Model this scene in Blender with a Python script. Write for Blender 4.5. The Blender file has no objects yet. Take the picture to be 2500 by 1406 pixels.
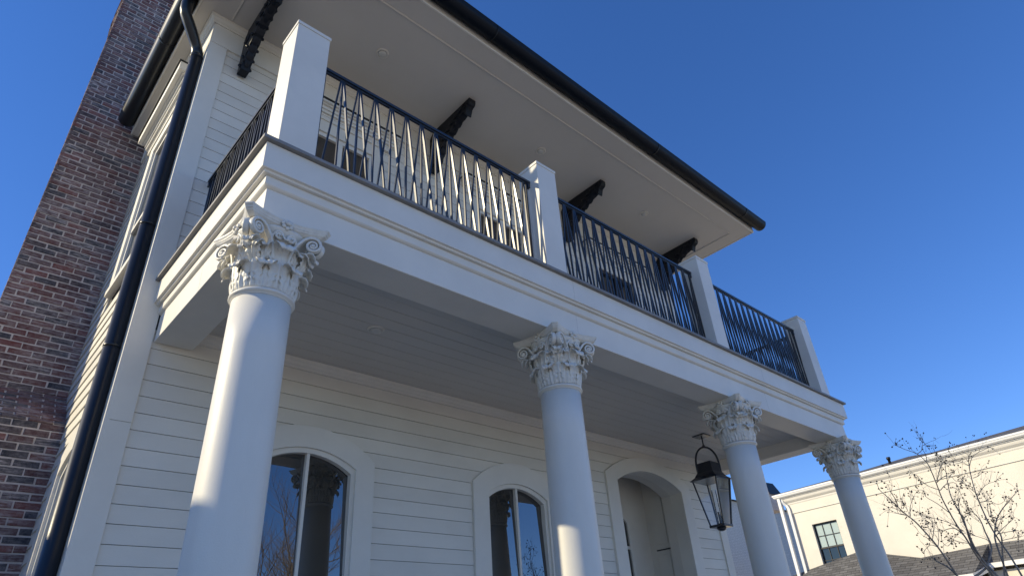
import bpy, bmesh, math, random
from mathutils import Vector, Matrix, noise
rnd = random.Random(7)
R = math.radians
sc = bpy.context.scene
COL = sc.collection
# ------------------------------------------------------------------ camera
cam = bpy.data.cameras.new('camera'); cam.sensor_fit = 'HORIZONTAL'; cam.sensor_width = 36.0
cam.lens = 36.0 * 1542.194 / 2500.0; cam.clip_start = 0.05; cam.clip_end = 3000
co = bpy.data.objects.new('camera', cam); COL.objects.link(co)
RW = Matrix(((0.74128511, -0.66824838, -0.06277327), (-0.30629495, -0.42001876, 0.85426439), (-0.59722675, -0.61402634, -0.51603476)))
M4 = RW.transposed().to_4x4(); M4.translation = Vector((-0.88519573, -2.87623164, -2.74170506))
co.matrix_world = M4
sc.camera = co
# ------------------------------------------------------------------ sky, sun, exposure
SUN_EL, SUN_AZ = R(27.0), R(34.9)            # azimuth measured from -X towards +Y
sdir = Vector((-math.cos(SUN_AZ)*math.cos(SUN_EL), math.sin(SUN_AZ)*math.cos(SUN_EL), math.sin(SUN_EL)))
w = bpy.data.worlds.new('World'); sc.world = w; w.use_nodes = True
nt = w.node_tree; bgn = nt.nodes['Background']
sky = nt.nodes.new('ShaderNodeTexSky'); sky.sky_type = 'NISHITA'; sky.sun_disc = False
sky.sun_elevation = SUN_EL; sky.sun_rotation = math.atan2(sdir.x, sdir.y)
sky.altitude = 0; sky.air_density = 0.72; sky.dust_density = 0.0; sky.ozone_density = 3.5
hs = nt.nodes.new('ShaderNodeHueSaturation'); hs.inputs['Saturation'].default_value = 1.31; hs.inputs['Hue'].default_value = .514
gm = nt.nodes.new('ShaderNodeGamma'); gm.inputs[1].default_value = .82
nt.links.new(sky.outputs[0], gm.inputs[0]); nt.links.new(gm.outputs[0], hs.inputs['Color']); nt.links.new(hs.outputs[0], bgn.inputs[0]); bgn.inputs[1].default_value = 0.15
sl = bpy.data.lights.new('sun', 'SUN'); sl.energy = 2.8; sl.angle = R(0.53); sl.color = (1.0, 0.87, 0.60)
so = bpy.data.objects.new('sun', sl); COL.objects.link(so)
so.rotation_euler = sdir.to_track_quat('Z', 'Y').to_euler(); so.location = (-30, 20, 20)
sc.render.engine = 'CYCLES'
sc.view_settings.view_transform = 'Standard'; sc.view_settings.look = 'None'
sc.view_settings.exposure = 0.84; sc.view_settings.gamma = 1.0; sc.view_settings.use_curve_mapping = False
try:
    sc.cycles.max_bounces = 8; sc.cycles.diffuse_bounces = 5; sc.cycles.transparent_max_bounces = 12
except Exception: pass

# ------------------------------------------------------------------ materials
def nodes(m):
    m.use_nodes = True; t = m.node_tree; b = t.nodes['Principled BSDF']; return t, b
def mat(name, col, rough=0.5, metal=0.0, bump=None, var=None, spec=None, ior=None, coat=0):
    """bump=(scale,strength,distance,stretch xyz); var=(scale, darkest multiplier, stretch)"""
    m = bpy.data.materials.new(name); t, b = nodes(m)
    b.inputs['Base Color'].default_value = (*col, 1); b.inputs['Roughness'].default_value = rough
    b.inputs['Metallic'].default_value = metal
    if spec is not None: b.inputs['Specular IOR Level'].default_value = spec
    if ior: b.inputs['IOR'].default_value = ior
    if coat: b.inputs['Coat Weight'].default_value = coat; b.inputs['Coat Roughness'].default_value = .12
    g = t.nodes.new('ShaderNodeNewGeometry')
    def mapped(st):
        mp = t.nodes.new('ShaderNodeMapping'); mp.inputs['Scale'].default_value = st
        t.links.new(g.outputs['Position'], mp.inputs['Vector']); return mp.outputs[0]
    if bump:
        n = t.nodes.new('ShaderNodeTexNoise'); n.inputs['Scale'].default_value = bump[0]; n.inputs['Detail'].default_value = 3
        t.links.new(mapped(bump[3] if len(bump) > 3 else (1, 1, 1)), n.inputs['Vector'])
        bp = t.nodes.new('ShaderNodeBump'); bp.inputs['Strength'].default_value = bump[1]; bp.inputs['Distance'].default_value = bump[2]
        t.links.new(n.outputs[0], bp.inputs['Height']); t.links.new(bp.outputs[0], b.inputs['Normal'])
    if var:
        n = t.nodes.new('ShaderNodeTexNoise'); n.inputs['Scale'].default_value = var[0]; n.inputs['Detail'].default_value = 6
        n.inputs['Roughness'].default_value = .62
        t.links.new(mapped(var[2] if len(var) > 2 else (1, 1, 1)), n.inputs['Vector'])
        cr = t.nodes.new('ShaderNodeValToRGB'); cr.color_ramp.elements[0].position = .32; cr.color_ramp.elements[1].position = .62
        cr.color_ramp.elements[0].color = tuple(c*var[1] for c in col) + (1,); cr.color_ramp.elements[1].color = (*col, 1)
        t.links.new(n.outputs[0], cr.inputs[0]); t.links.new(cr.outputs[0], b.inputs['Base Color'])
    return m
M = {}
M['trim'] = mat('painted_trim', (.785, .75, .67), .48, bump=(200, .5, .0009), var=(1.6, .90))
M['siding'] = mat('painted_siding', (.80, .76, .67), .48, bump=(60, .5, .0012, (1, 1, 4)), var=(1.7, .92, (1, 1, 2)))
M['column'] = mat('painted_column', (.77, .74, .665), .46, bump=(150, .6, .0012), var=(3, .91, (1, 1, .35)))
M['carved'] = mat('painted_carving', (.77, .74, .66), .42, bump=(95, .55, .0022), var=(26, .86))
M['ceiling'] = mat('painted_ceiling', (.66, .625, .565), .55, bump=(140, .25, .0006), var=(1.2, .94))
M['gap'] = mat('joint_shadow_caulk', (.07, .068, .065), .9)
M['iron'] = mat('black_iron', (.014, .018, .028), .31, bump=(160, .2, .0004), coat=.35)
M['corbel'] = mat('black_painted_wood', (.008, .010, .016), .50, bump=(70, .5, .002), spec=.3)
M['gutter'] = mat('dark_bronze_gutter', (.008, .011, .016), .34, metal=0.0, bump=(14, .12, .004), spec=.55)
M['lip'] = mat('grey_deck_board', (.27, .26, .25), .6, bump=(40, .5, .001, (.2, .2, 1)), var=(8, .7, (.3, .3, 1)))
M['gutter_front'] = mat('bronze_gutter_shaded_copy', (.006, .009, .015), .42, bump=(14, .12, .004), spec=.16)  # same paint as the left gutter; front's shade put into colour and sheen
M['flash'] = mat('black_flashing', (.012, .012, .013), .5)
M['mortar'] = mat('old_lime_mortar', (.64, .565, .525), .95, bump=(150, .9, .004), var=(9, .74))
M['stucco'] = mat('cream_stucco', (.76, .70, .585), .85, bump=(60, .5, .004), var=(.8, .90))
M['corn'] = mat('cream_cornice', (.78, .74, .65), .7, var=(1.2, .93))
M['white_metal'] = mat('white_gutter', (.78, .77, .73), .4)
M['ground'] = mat('pale_concrete', (.56, .50, .41), .9, bump=(9, .4, .01), var=(.5, .75))
M['lawn'] = mat('dry_sandy_ground', (.50, .43, .32), .95, bump=(30, .7, .03), var=(1.2, .6))
M['bark'] = mat('grey_bark', (.33, .27, .21), .85, bump=(60, .6, .003), var=(20, .7))
M['pod'] = mat('dry_seed_pod', (.10, .07, .05), .8)
M['wax'] = mat('white_burner_sleeve', (.55, .54, .50), .5)
M['interior'] = mat('dark_interior', (.03, .03, .028), .9)
M['recess'] = mat('painted_recess', (.74, .70, .62), .6, var=(2, .9))
M['reflection_pane'] = mat('pane_painted_reflection', (.42, .50, .46), .15)  # bright reflection on the upper sash, painted as a pale pane colour
M['caulk'] = mat('aged_caulk', (.52, .50, .45), .7)
M['lens'] = mat('frosted_light_lens', (.62, .61, .57), .35)

def board_tone(m):
    t, b = nodes(m); src = b.inputs['Base Color'].links[0].from_socket
    oi = t.nodes.new('ShaderNodeObjectInfo'); mr = t.nodes.new('ShaderNodeMapRange'); mr.inputs['To Min'].default_value = .93; mr.inputs['To Max'].default_value = 1.02
    t.links.new(oi.outputs['Random'], mr.inputs[0]); mx = t.nodes.new('ShaderNodeVectorMath'); mx.operation = 'SCALE'
    t.links.new(src, mx.inputs[0]); t.links.new(mr.outputs[0], mx.inputs['Scale']); t.links.new(mx.outputs[0], b.inputs['Base Color'])
board_tone(M['siding'])
def glass(name, col=(.010, .012, .014), ior=2.5):
    m = mat(name, col, .0, ior=ior)
    t, b = nodes(m)
    n = t.nodes.new('ShaderNodeTexNoise'); n.inputs['Scale'].default_value = 1.3
    bp = t.nodes.new('ShaderNodeBump'); bp.inputs['Strength'].default_value = .05; bp.inputs['Distance'].default_value = .02
    g = t.nodes.new('ShaderNodeNewGeometry'); t.links.new(g.outputs['Position'], n.inputs['Vector'])
    t.links.new(n.outputs[0], bp.inputs['Height']); t.links.new(bp.outputs[0], b.inputs['Normal'])
    return m
M['glass'] = glass('window_glass')
M['glass2'] = glass('blue_window_glass', (.02, .03, .035), 1.6)
def clear():
    m = bpy.data.materials.new('clear_lantern_glass'); m.use_nodes = True; t = m.node_tree; t.nodes.clear()
    o = t.nodes.new('ShaderNodeOutputMaterial'); a = t.nodes.new('ShaderNodeBsdfTransparent'); a.inputs[0].default_value = (.97, .975, .975, 1)
    g = t.nodes.new('ShaderNodeBsdfGlossy'); g.inputs['Roughness'].default_value = .02
    f = t.nodes.new('ShaderNodeFresnel'); f.inputs[0].default_value = 1.5; mx = t.nodes.new('ShaderNodeMixShader')
    t.links.new(f.outputs[0], mx.inputs[0]); t.links.new(a.outputs[0], mx.inputs[1]); t.links.new(g.outputs[0], mx.inputs[2]); t.links.new(mx.outputs[0], o.inputs[0])
    return m
M['clear'] = clear()

def brick_material():
    m = bpy.data.materials.new('reclaimed_brick'); t, b = nodes(m); N = t.nodes.new; L = t.links.new
    b.inputs['Roughness'].default_value = .9
    oi = N('ShaderNodeObjectInfo'); g = N('ShaderNodeNewGeometry')
    add = N('ShaderNodeMath'); add.operation = 'ADD'; L(oi.outputs['Random'], add.inputs[0]); L(g.outputs['Random Per Island'], add.inputs[1])
    fr = N('ShaderNodeMath'); fr.operation = 'FRACT'; L(add.outputs[0], fr.inputs[0])
    cr = N('ShaderNodeValToRGB'); cr.color_ramp.interpolation = 'CONSTANT'; e = cr.color_ramp.elements
    cols = [(0, (.125, .042, .038)), (.20, (.085, .036, .038)), (.36, (.055, .038, .044)), (.48, (.145, .050, .044)), (.60, (.034, .034, .045)), (.73, (.105, .052, .052)), (.86, (.175, .052, .044)), (.94, (.05, .046, .056))]
    e[0].position, e[0].color = 0, (*cols[0][1], 1); e[1].position, e[1].color = cols[1][0], (*cols[1][1], 1)
    for p, c in cols[2:]:
        x = e.new(p); x.color = (*c, 1)
    L(fr.outputs[0], cr.inputs[0])
    n = N('ShaderNodeTexNoise'); n.inputs['Scale'].default_value = 26; n.inputs['Detail'].default_value = 7; n.inputs['Roughness'].default_value = .75
    L(g.outputs['Position'], n.inputs['Vector'])
    n2 = N('ShaderNodeTexNoise'); n2.inputs['Scale'].default_value = 2.6; n2.inputs['Detail'].default_value = 4
    L(g.outputs['Position'], n2.inputs['Vector'])
    mp = N('ShaderNodeMapping'); mp.inputs['Scale'].default_value = (9, 9, 70); mp.inputs['Rotation'].default_value = (0, R(12), 0); L(g.outputs['Position'], mp.inputs['Vector'])
    n3 = N('ShaderNodeTexNoise'); n3.inputs['Scale'].default_value = 1; n3.inputs['Detail'].default_value = 5; n3.inputs['Roughness'].default_value = .7; L(mp.outputs[0], n3.inputs['Vector'])
    # white lime smears: patchy large mask * fine streaks
    def math_(op, a, c, clampv=False):
        q = N('ShaderNodeMath'); q.operation = op; q.use_clamp = clampv
        for i, v in enumerate((a, c)):
            if isinstance(v, (int, float)): q.inputs[i].default_value = v
            else: L(v, q.inputs[i])
        return q.outputs[0]
    big = math_('MULTIPLY', math_('SUBTRACT', n2.outputs[0], .36), 4.6, True)
    fine = math_('MULTIPLY', math_('SUBTRACT', n3.outputs[0], .44), 4.0, True)
    fl = math_('MULTIPLY', math_('SUBTRACT', n.outputs[0], .40), 3.0, True)
    ob = math_('MULTIPLY', math_('FRACT', math_('MULTIPLY', fr.outputs[0], 7.13), 0), 1.0)
    mask = math_('MULTIPLY', math_('MULTIPLY', big, fine), math_('ADD', math_('MULTIPLY', ob, .9), .35), True)
    mask = math_('ADD', mask, math_('MULTIPLY', fl, .34), True)
    mx = N('ShaderNodeMixRGB'); L(mask, mx.inputs[0]); L(cr.outputs[0], mx.inputs[1]); mx.inputs[2].default_value = (.48, .42, .405, 1)
    L(mx.outputs[0], b.inputs['Base Color'])
    bp = N('ShaderNodeBump'); bp.inputs['Strength'].default_value = .9; bp.inputs['Distance'].default_value = .004
    L(n.outputs[0], bp.inputs['Height']); L(bp.outputs[0], b.inputs['Normal'])
    return m
M['brick'] = brick_material()

def tex_brick(name, c1, c2, cm, bw, bh, mortar, plane, bumpd=.004, bias=0.0, rough=.9):
    m = bpy.data.materials.new(name); t, b = nodes(m); N = t.nodes.new; L = t.links.new
    b.inputs['Roughness'].default_value = rough
    g = N('ShaderNodeNewGeometry'); s = N('ShaderNodeSeparateXYZ'); L(g.outputs['Position'], s.inputs[0]); c = N('ShaderNodeCombineXYZ')
    L(s.outputs[plane[0]], c.inputs[0]); L(s.outputs[plane[1]], c.inputs[1])
    br = N('ShaderNodeTexBrick'); br.inputs['Scale'].default_value = 1; br.inputs['Brick Width'].default_value = bw; br.inputs['Row Height'].default_value = bh
    br.inputs['Mortar Size'].default_value = mortar; br.inputs['Mortar Smooth'].default_value = .2; br.inputs['Bias'].default_value = bias
    br.inputs['Color1'].default_value = (*c1, 1); br.inputs['Color2'].default_value = (*c2, 1); br.inputs['Mortar'].default_value = (*cm, 1)
    L(c.outputs[0], br.inputs['Vector'])
    n = N('ShaderNodeTexNoise'); n.inputs['Scale'].default_value = 14; n.inputs['Detail'].default_value = 5; L(g.outputs['Position'], n.inputs['Vector'])
    mx = N('ShaderNodeMixRGB'); mx.blend_type = 'MULTIPLY'; mx.inputs[0].default_value = .5; L(br.outputs[0], mx.inputs[1]); L(n.outputs[0], mx.inputs[2])
    g2 = N('ShaderNodeGamma'); g2.inputs[1].default_value = 1.0; L(mx.outputs[0], g2.inputs[0])
    L(g2.outputs[0], b.inputs['Base Color'])
    inv = N('ShaderNodeMath'); inv.operation = 'SUBTRACT'; inv.inputs[0].default_value = 1; L(br.outputs['Fac'], inv.inputs[1])
    bp = N('ShaderNodeBump'); bp.inputs['Strength'].default_value = .8; bp.inputs['Distance'].default_value = bumpd; L(inv.outputs[0], bp.inputs['Height']); L(bp.outputs[0], b.inputs['Normal'])
    return m
M['shingle'] = tex_brick('dark_shingles', (.115, .110, .108), (.20, .195, .19), (.04, .04, .04), .30, .075, .006, (1, 2), .012)
M['shingleX'] = tex_brick('dark_shingles_front', (.115, .110, .108), (.20, .195, .19), (.04, .04, .04), .30, .075, .006, (0, 2), .012)
M['whitebrick'] = tex_brick('white_painted_brick', (.80, .79, .76), (.76, .75, .72), (.60, .59, .56), .22, .075, .008, (0, 2), .006)

# ------------------------------------------------------------------ helpers
class B:
    """collects verts / faces, then links them as ONE mesh object"""
    def __init__(s): s.v = []; s.f = []; s.sm = []
    def add(s, vs, fs, smooth=False):
        o = len(s.v); s.v += [tuple(v) for v in vs]; s.f += [tuple(i+o for i in f) for f in fs]; s.sm += [smooth]*len(fs); return s
    def box(s, x0, x1, y0, y1, z0, z1):
        return s.add([(x0,y0,z0),(x1,y0,z0),(x1,y1,z0),(x0,y1,z0),(x0,y0,z1),(x1,y0,z1),(x1,y1,z1),(x0,y1,z1)],
                     [(0,3,2,1),(4,5,6,7),(0,1,5,4),(1,2,6,5),(2,3,7,6),(3,0,4,7)])
    def lathe(s, prof, n=48, c=(0,0), smooth=True, capt=True, capb=True):
        vs = []; fs = []
        for r, z in prof:
            for i in range(n):
                a = 2*math.pi*i/n; vs.append((c[0]+r*math.cos(a), c[1]+r*math.sin(a), z))
        for j in range(len(prof)-1):
            for i in range(n):
                k = (i+1) % n; fs.append((j*n+i, j*n+k, (j+1)*n+k, (j+1)*n+i))
        s.add(vs, fs, smooth)
        o = len(s.v) - len(vs)
        if capb: s.f.append(tuple(o+i for i in reversed(range(n)))); s.sm.append(False)
        if capt: s.f.append(tuple(o+(len(prof)-1)*n+i for i in range(n))); s.sm.append(False)
        return s
    def tube(s, pts, rad, n=8, smooth=True, cap=True, up=None, sq=None):
        """sweep a circle (or sq=(w,h) rectangle) along pts; rad number or list"""
        P = [Vector(p) for p in pts]; m = len(P)
        rr = rad if isinstance(rad, (list, tuple)) else [rad]*m
        T = []
        for i in range(m):
            a = P[max(i-1, 0)]; b = P[min(i+1, m-1)]; d = (b-a); T.append(d.normalized() if d.length > 1e-9 else Vector((0,0,1)))
        u = Vector(up) if up else (Vector((0,0,1)) if abs(T[0].z) < .9 else Vector((1,0,0)))
        vs = []
        for i in range(m):
            t = T[i]
            a = (u - t*u.dot(t));
            if a.length < 1e-6: a = t.orthogonal()
            a.normalize(); b = t.cross(a)
            if not up: u = a
            if sq:
                k = rr[i]
                for sx, sy in ((-1,-1),(1,-1),(1,1),(-1,1)): vs.append(P[i] + a*sx*sq[0]*k/2 + b*sy*sq[1]*k/2)
            else:
                for q in range(n):
                    th = 2*math.pi*q/n; vs.append(P[i] + a*math.cos(th)*rr[i] + b*math.sin(th)*rr[i])
        nn = 4 if sq else n
        fs = [(j*nn+q, j*nn+(q+1) % nn, (j+1)*nn+(q+1) % nn, (j+1)*nn+q) for j in range(m-1) for q in range(nn)]
        s.add(vs, fs, smooth and not sq)
        o = len(s.v)-len(vs)
        if cap:
            s.f.append(tuple(o+i for i in reversed(range(nn)))); s.sm.append(False)
            s.f.append(tuple(o+(m-1)*nn+i for i in range(nn))); s.sm.append(False)
        return s
    def prism(s, poly, fn, smooth=False):
        """poly: 2D outline, fn(p,side) -> 3D for side 0/1"""
        n = len(poly); vs = [fn(p, 0) for p in poly] + [fn(p, 1) for p in poly]
        fs = [(i, (i+1) % n, n+(i+1) % n, n+i) for i in range(n)]
        s.add(vs, fs, smooth); s.add(vs[:n], [tuple(reversed(range(n)))]); s.add(vs[n:], [tuple(range(n))]); return s
    def sweep(s, path, prof, side=1):
        """path: xy polyline, prof: closed [(out,z)]; mitred corners; out is to the left of travel * side"""
        P = [Vector(p) for p in path]; m = len(P); rows = []
        for i in range(m):
            d0 = (P[i]-P[i-1]).normalized() if i > 0 else None; d1 = (P[i+1]-P[i]).normalized() if i < m-1 else None
            n0 = Vector((-d0.y, d0.x))*side if d0 else None; n1 = Vector((-d1.y, d1.x))*side if d1 else None
            if n0 is None: mi = n1
            elif n1 is None: mi = n0
            else: mi = (n0+n1)/(1+n0.dot(n1))
            rows.append([(P[i].x+mi.x*o, P[i].y+mi.y*o, z) for o, z in prof])
        k = len(prof); vs = [v for r in rows for v in r]
        fs = [(j*k+q, j*k+(q+1) % k, (j+1)*k+(q+1) % k, (j+1)*k+q) for j in range(m-1) for q in range(k)]
        s.add(vs, fs); o = len(s.v)-len(vs)
        s.f.append(tuple(o+i for i in reversed(range(k)))); s.sm.append(False)
        s.f.append(tuple(o+(m-1)*k+i for i in range(k))); s.sm.append(False)
        return s
    def mesh(s, name, m):
        me = bpy.data.meshes.new(name); me.from_pydata(s.v, [], s.f); me.materials.append(m)
        me.polygons.foreach_set('use_smooth', s.sm)
        bm = bmesh.new(); bm.from_mesh(me); bmesh.ops.recalc_face_normals(bm, faces=bm.faces); bm.to_mesh(me); bm.free()
        return me
    def build(s, name, m, parent=None, bevel=0, loc=None, kind=None, label=None):
        o = bpy.data.objects.new(name, s.mesh(name, m)); COL.objects.link(o)
        if parent: o.parent = parent
        if loc: o.location = loc
        if bevel:
            q = o.modifiers.new('bevel', 'BEVEL'); q.width = bevel; q.segments = 2; q.limit_method = 'ANGLE'; q.angle_limit = R(40)
        if kind: o['kind'] = kind
        if label: o['label'] = label
        return o
def inst(me, name, parent, loc=(0,0,0), rot=(0,0,0), label=None):
    o = bpy.data.objects.new(name, me); COL.objects.link(o); o.parent = parent; o.location = loc; o.rotation_euler = rot
    if label: o['label'] = label
    return o
def empty(name, loc, label, cat, group=None, parent=None):
    o = bpy.data.objects.new(name, None); o.empty_display_size = .2; COL.objects.link(o); o.location = loc
    if parent: o.parent = parent
    if label: o['label'] = label
    if cat: o['category'] = cat
    if group: o['group'] = group
    return o
def tag(o, label, cat, group=None, kind=None):
    if label: o['label'] = label
    if cat: o['category'] = cat
    if group: o['group'] = group
    if kind: o['kind'] = kind
    return o
def copy_tree(o, parent=None):
    c = o.copy(); COL.objects.link(c)
    if parent is not None: c.parent = parent
    for ch in list(o.children): copy_tree(ch, c)
    return c

GZ = -4.34                      # ground level
# ------------------------------------------------------------------ ground
B().add([(-400,-400,GZ),(400,-400,GZ),(400,400,GZ),(-400,400,GZ)], [(0,1,2,3)]).build('ground', M['lawn'], kind='structure')
B().add([(-14,-26,GZ+.004),(26,-26,GZ+.004),(26,-2.2,GZ+.004),(-14,-2.2,GZ+.004)], [(0,1,2,3)]).build('driveway', M['ground'], kind='structure')

# =================================================================== HOUSE
HX0, HX1, WY = -0.09, 7.62, 1.97          # left wall, right wall, front wall
house = empty('house', (0, 0, GZ), 'tall white two-storey house with columned porch, balcony and brick chimney', 'house')
house.location = (0, 0, 0)
H = house

# ---- openings on the front wall (cx, half width of casing, casing top z at ends, casing apex, bottom)
def arch_pts(cx, hw, ze, za, n=14):
    """points of a flat elliptical arch from left end to right end"""
    k = (za-ze); r = (hw*hw+k*k)/(2*k); cz = za-r; a = math.asin(hw/r)
    return [(cx+r*math.sin(-a+2*a*i/n), cz+r*math.cos(-a+2*a*i/n)) for i in range(n+1)]
PORCH = -4.05
LOW = [(1.382, .603, -1.135, -.905, .42, -1.215, -1.09, 'window'), (3.68, .595, -1.14, -.90, .41, -1.235, -1.11, 'window'), (6.005, .87, -.775, -.505, .665, -.855, -.675, 'door')]
UP = [1.375, 3.72, 6.05]
U_HW, U_TOP, U_GL = .50, 2.49, .37

def open_low(z0, z1):
    """x-intervals blocked by lower openings for a board spanning z0..z1"""
    out = []
    for cx, hw, ze, za, *_ in LOW:
        if z0 >= za: continue
        if z0 <= ze: out.append((cx-hw, cx+hw))
        else:
            k = za-ze; r = (hw*hw+k*k)/(2*k); cz = za-r; w2 = math.sqrt(max(r*r-(z0-cz)**2, 0)); out.append((cx-w2, cx+w2))
    return out

# wall sheathing (thin shells behind the boards, with holes left where the openings are)
wb = B()
segs = []
xs = HX0
# lower storey piers and spandrels
edges = [HX0+.02]
for cx, hw, ze, za, gh, *_ in LOW: edges += [cx-gh-.03, cx+gh+.03]
edges.append(HX1-.02)
for i in range(0, len(edges), 2): wb.box(edges[i], edges[i+1], WY+.012, WY+.12, PORCH, -.30)
for (cx, hw, ze, za, gh, gi, ga, kd) in LOW: wb.box(cx-gh-.03, cx+gh+.03, WY+.012, WY+.12, ga+.04, -.30)
wb.box(HX0+.02, HX1-.02, WY+.012, WY+.12, -.30, .03)
ue = [HX0+.02]
for cx in UP: ue += [cx-.42, cx+.42]
ue.append(HX1-.02)
for i in range(0, len(ue), 2): wb.box(ue[i], ue[i+1], WY+.012, WY+.12, .03, 3.1)
for cx in UP: wb.box(cx-.42, cx+.42, WY+.012, WY+.12, 2.36, 3.1)
wall = wb.build('front_wall', M['gap'], H)

# siding boards of the front wall: each board leans out at its butt (bottom) edge
def board(x0, x1, z0, z1, y=WY, t=.005):
    b = B()
    b.add([(x0,y-t,z0),(x1,y-t,z0),(x1,y+.010,z0),(x0,y+.010,z0),(x0,y-.002,z1),(x1,y-.002,z1),(x1,y+.010,z1),(x0,y+.010,z1)],
          [(0,3,2,1),(4,5,6,7),(0,1,5,4),(1,2,6,5),(2,3,7,6),(3,0,4,7)])
    return b
def rows(zlist, blocks, parent, x0=.058, x1=7.458):
    for z0, z1 in zlist:
        cur = x0
        for a, b_ in sorted(blocks(z0, z1)):
            if a > cur+.02: board(cur, a, z0, z1).build('siding_board', M['siding'], parent)
            cur = max(cur, b_)
        if x1 > cur+.02: board(cur, x1, z0, z1).build('siding_board', M['siding'], parent)
P_ = .1238
lowz = [(-.663-P_*k, -.663-P_*(k-1)-.0038) for k in range(-1, 22)] + [(-.663+P_*2, -.388)]
def clipped_rows():
    """boards beside an arch are cut to its curve so that no gap shows"""
    for z0, z1 in lowz:
        cur = .058; bl = []
        for cx, hw, ze, za, *_ in LOW:
            if z0 < za: bl.append((cx, hw, ze, za))
        pts_l = None
        def half(cx, hw, ze, za, z):
            if z <= ze: return hw
            if z >= za: return 0
            k = za-ze; r = (hw*hw+k*k)/(2*k); return math.sqrt(max(r*r-(z-(za-r))**2, 0))
        if not bl:
            jx = rnd.uniform(1.6, 5.8); board(cur, jx-.001, z0, z1).build('siding_board', M['siding'], wall); board(jx+.001, 7.458, z0, z1).build('siding_board', M['siding'], wall); continue
        xl0 = xl1 = .058
        if z1 > max(q[3] for q in bl): pass
        for q in bl:
            a0 = q[0]-half(*q, z0); a1 = q[0]-half(*q, min(z1, q[3]))
            if z1 > q[3]: a0 = a1 = None
            if a0 is None:                               # the arch only bites into the lower edge: run over it, casing stands proud
                continue
            b = B(); y = WY; t = .005
            b.add([(xl0,y-t,z0),(a0-.002,y-t,z0),(a0-.002,y+.01,z0),(xl0,y+.01,z0),(xl1,y-.002,z1),(a1-.002,y-.002,z1),(a1-.002,y+.01,z1),(xl1,y+.01,z1)],
                  [(0,3,2,1),(4,5,6,7),(0,1,5,4),(1,2,6,5),(2,3,7,6),(3,0,4,7)])
            b.build('siding_board', M['siding'], wall)
            xl0 = q[0]+half(*q, z0)+.002; xl1 = q[0]+half(*q, min(z1, q[3]))+.002
        b = B(); y = WY; t = .005
        b.add([(xl0,y-t,z0),(7.458,y-t,z0),(7.458,y+.01,z0),(xl0,y+.01,z0),(xl1,y-.002,z1),(7.458,y-.002,z1),(7.458,y+.01,z1),(xl1,y+.01,z1)],
              [(0,3,2,1),(4,5,6,7),(0,1,5,4),(1,2,6,5),(2,3,7,6),(3,0,4,7)])
        b.build('siding_board', M['siding'], wall)
clipped_rows()
upz = [(2.715-P_*k, min(2.715-P_*(k-1)-.0038, 2.785)) for k in range(0, 22)]
def open_up(z0, z1): return [(cx-U_HW, cx+U_HW) for cx in UP if z0 < U_TOP]
rows(upz, open_up, wall)

# corner boards, frieze, crown
for x0, x1 in ((HX0, .058), (7.458, HX1)):
    b = B(); b.box(x0, x1, WY-.022, WY+.012, PORCH, -.34 if x0 > 1 else -1.12); b.build('corner_board', M['trim'], H, bevel=.003)
    if x0 < 1: B().box(x0, x1, WY-.022, WY+.012, -1.118, 2.782).build('corner_board', M['trim'], H, bevel=.003)
    else: B().box(x0, x1, WY-.022, WY+.012, .03, 2.782).build('corner_board', M['trim'], H, bevel=.003)
B().box(HX0-.002, HX1+.002, WY-.024, WY+.012, 2.785, 3.075).build('frieze_board', M['trim'], H, bevel=.003)
# crown under the soffit, returning along the side wall
crown = [(.0, 3.05), (.012, 3.05), (.014, 3.066), (.03, 3.078), (.045, 3.098), (.055, 3.104), (.058, 3.129), (0, 3.129)]
B().sweep([(HX0-.024, 4.19), (HX0-.024, WY-.024), (HX1+.024, WY-.024), (HX1+.024, 4.2)], crown, side=-1).build('crown_moulding', M['trim'], H)

# side wall (left): sheathing, lap siding, corner board, frieze
sw = B()
sw.box(HX0+.012, HX0+.10, WY+.03, 2.40, GZ+.2, 3.1); sw.box(HX0+.012, HX0+.10, 3.17, 8.0, GZ+.2, -.9); sw.box(HX0+.012, HX0+.10, 3.42, 8.0, -.9, 3.1)
sw.box(HX0+.012, HX0+.10, 2.40, 3.42, -1.05, .60); sw.box(HX0+.012, HX0+.10, 2.40, 3.42, 2.5, 3.1)
side = sw.build('side_wall', M['gap'], H)
B().box(HX0-.022, HX0+.012, WY-.022+.001, 2.095, GZ+.2, 2.782).build('corner_board', M['trim'], H, bevel=.003)
B().box(HX0-.024, HX0+.012, WY-.02, 4.2, 2.785, 3.075).build('frieze_board', M['trim'], H, bevel=.003)
SWC = (2.78, .58)   # side arched window centre and casing half width
SUC = (3.05, .50)
def lap(y0, y1, z0, z1):
    t = .013; x = HX0
    b = B(); b.add([(x-t,y0,z0),(x-t,y1,z0),(x+.01,y1,z0),(x+.01,y0,z0),(x-.001,y0,z1),(x-.001,y1,z1),(x+.01,y1,z1),(x+.01,y0,z1)],
          [(0,1,2,3),(4,7,6,5),(0,4,5,1),(1,5,6,2),(2,6,7,3),(3,7,4,0)])
    b.build('siding_board', M['siding'], side)
z = 2.785
k = 0
while z > -3.6:
    z1 = z; z0 = z-P_; z = z0
    yA, yB = 2.097, 4.235
    segl = [(yA, yB)]
    if z0 < 2.58 and z1 > .50 and z1 < 2.62: segl = [(yA, SUC[0]-SUC[1]), (SUC[0]+SUC[1], yB)]
    elif z1 < -.93:
        h = SWC[1]
        if z0 > -1.14: k_ = .23; r = (h*h+k_*k_)/(2*k_); h = math.sqrt(max(r*r-(z0-(-.905-r))**2, 0))
        segl = [(yA, SWC[0]-h), (SWC[0]+h, yB)]
    if z1 < 2.785 or True:
        for a, b_ in segl:
            if b_ > a+.02: lap(a, b_, z0, z1-.0015)

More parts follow.
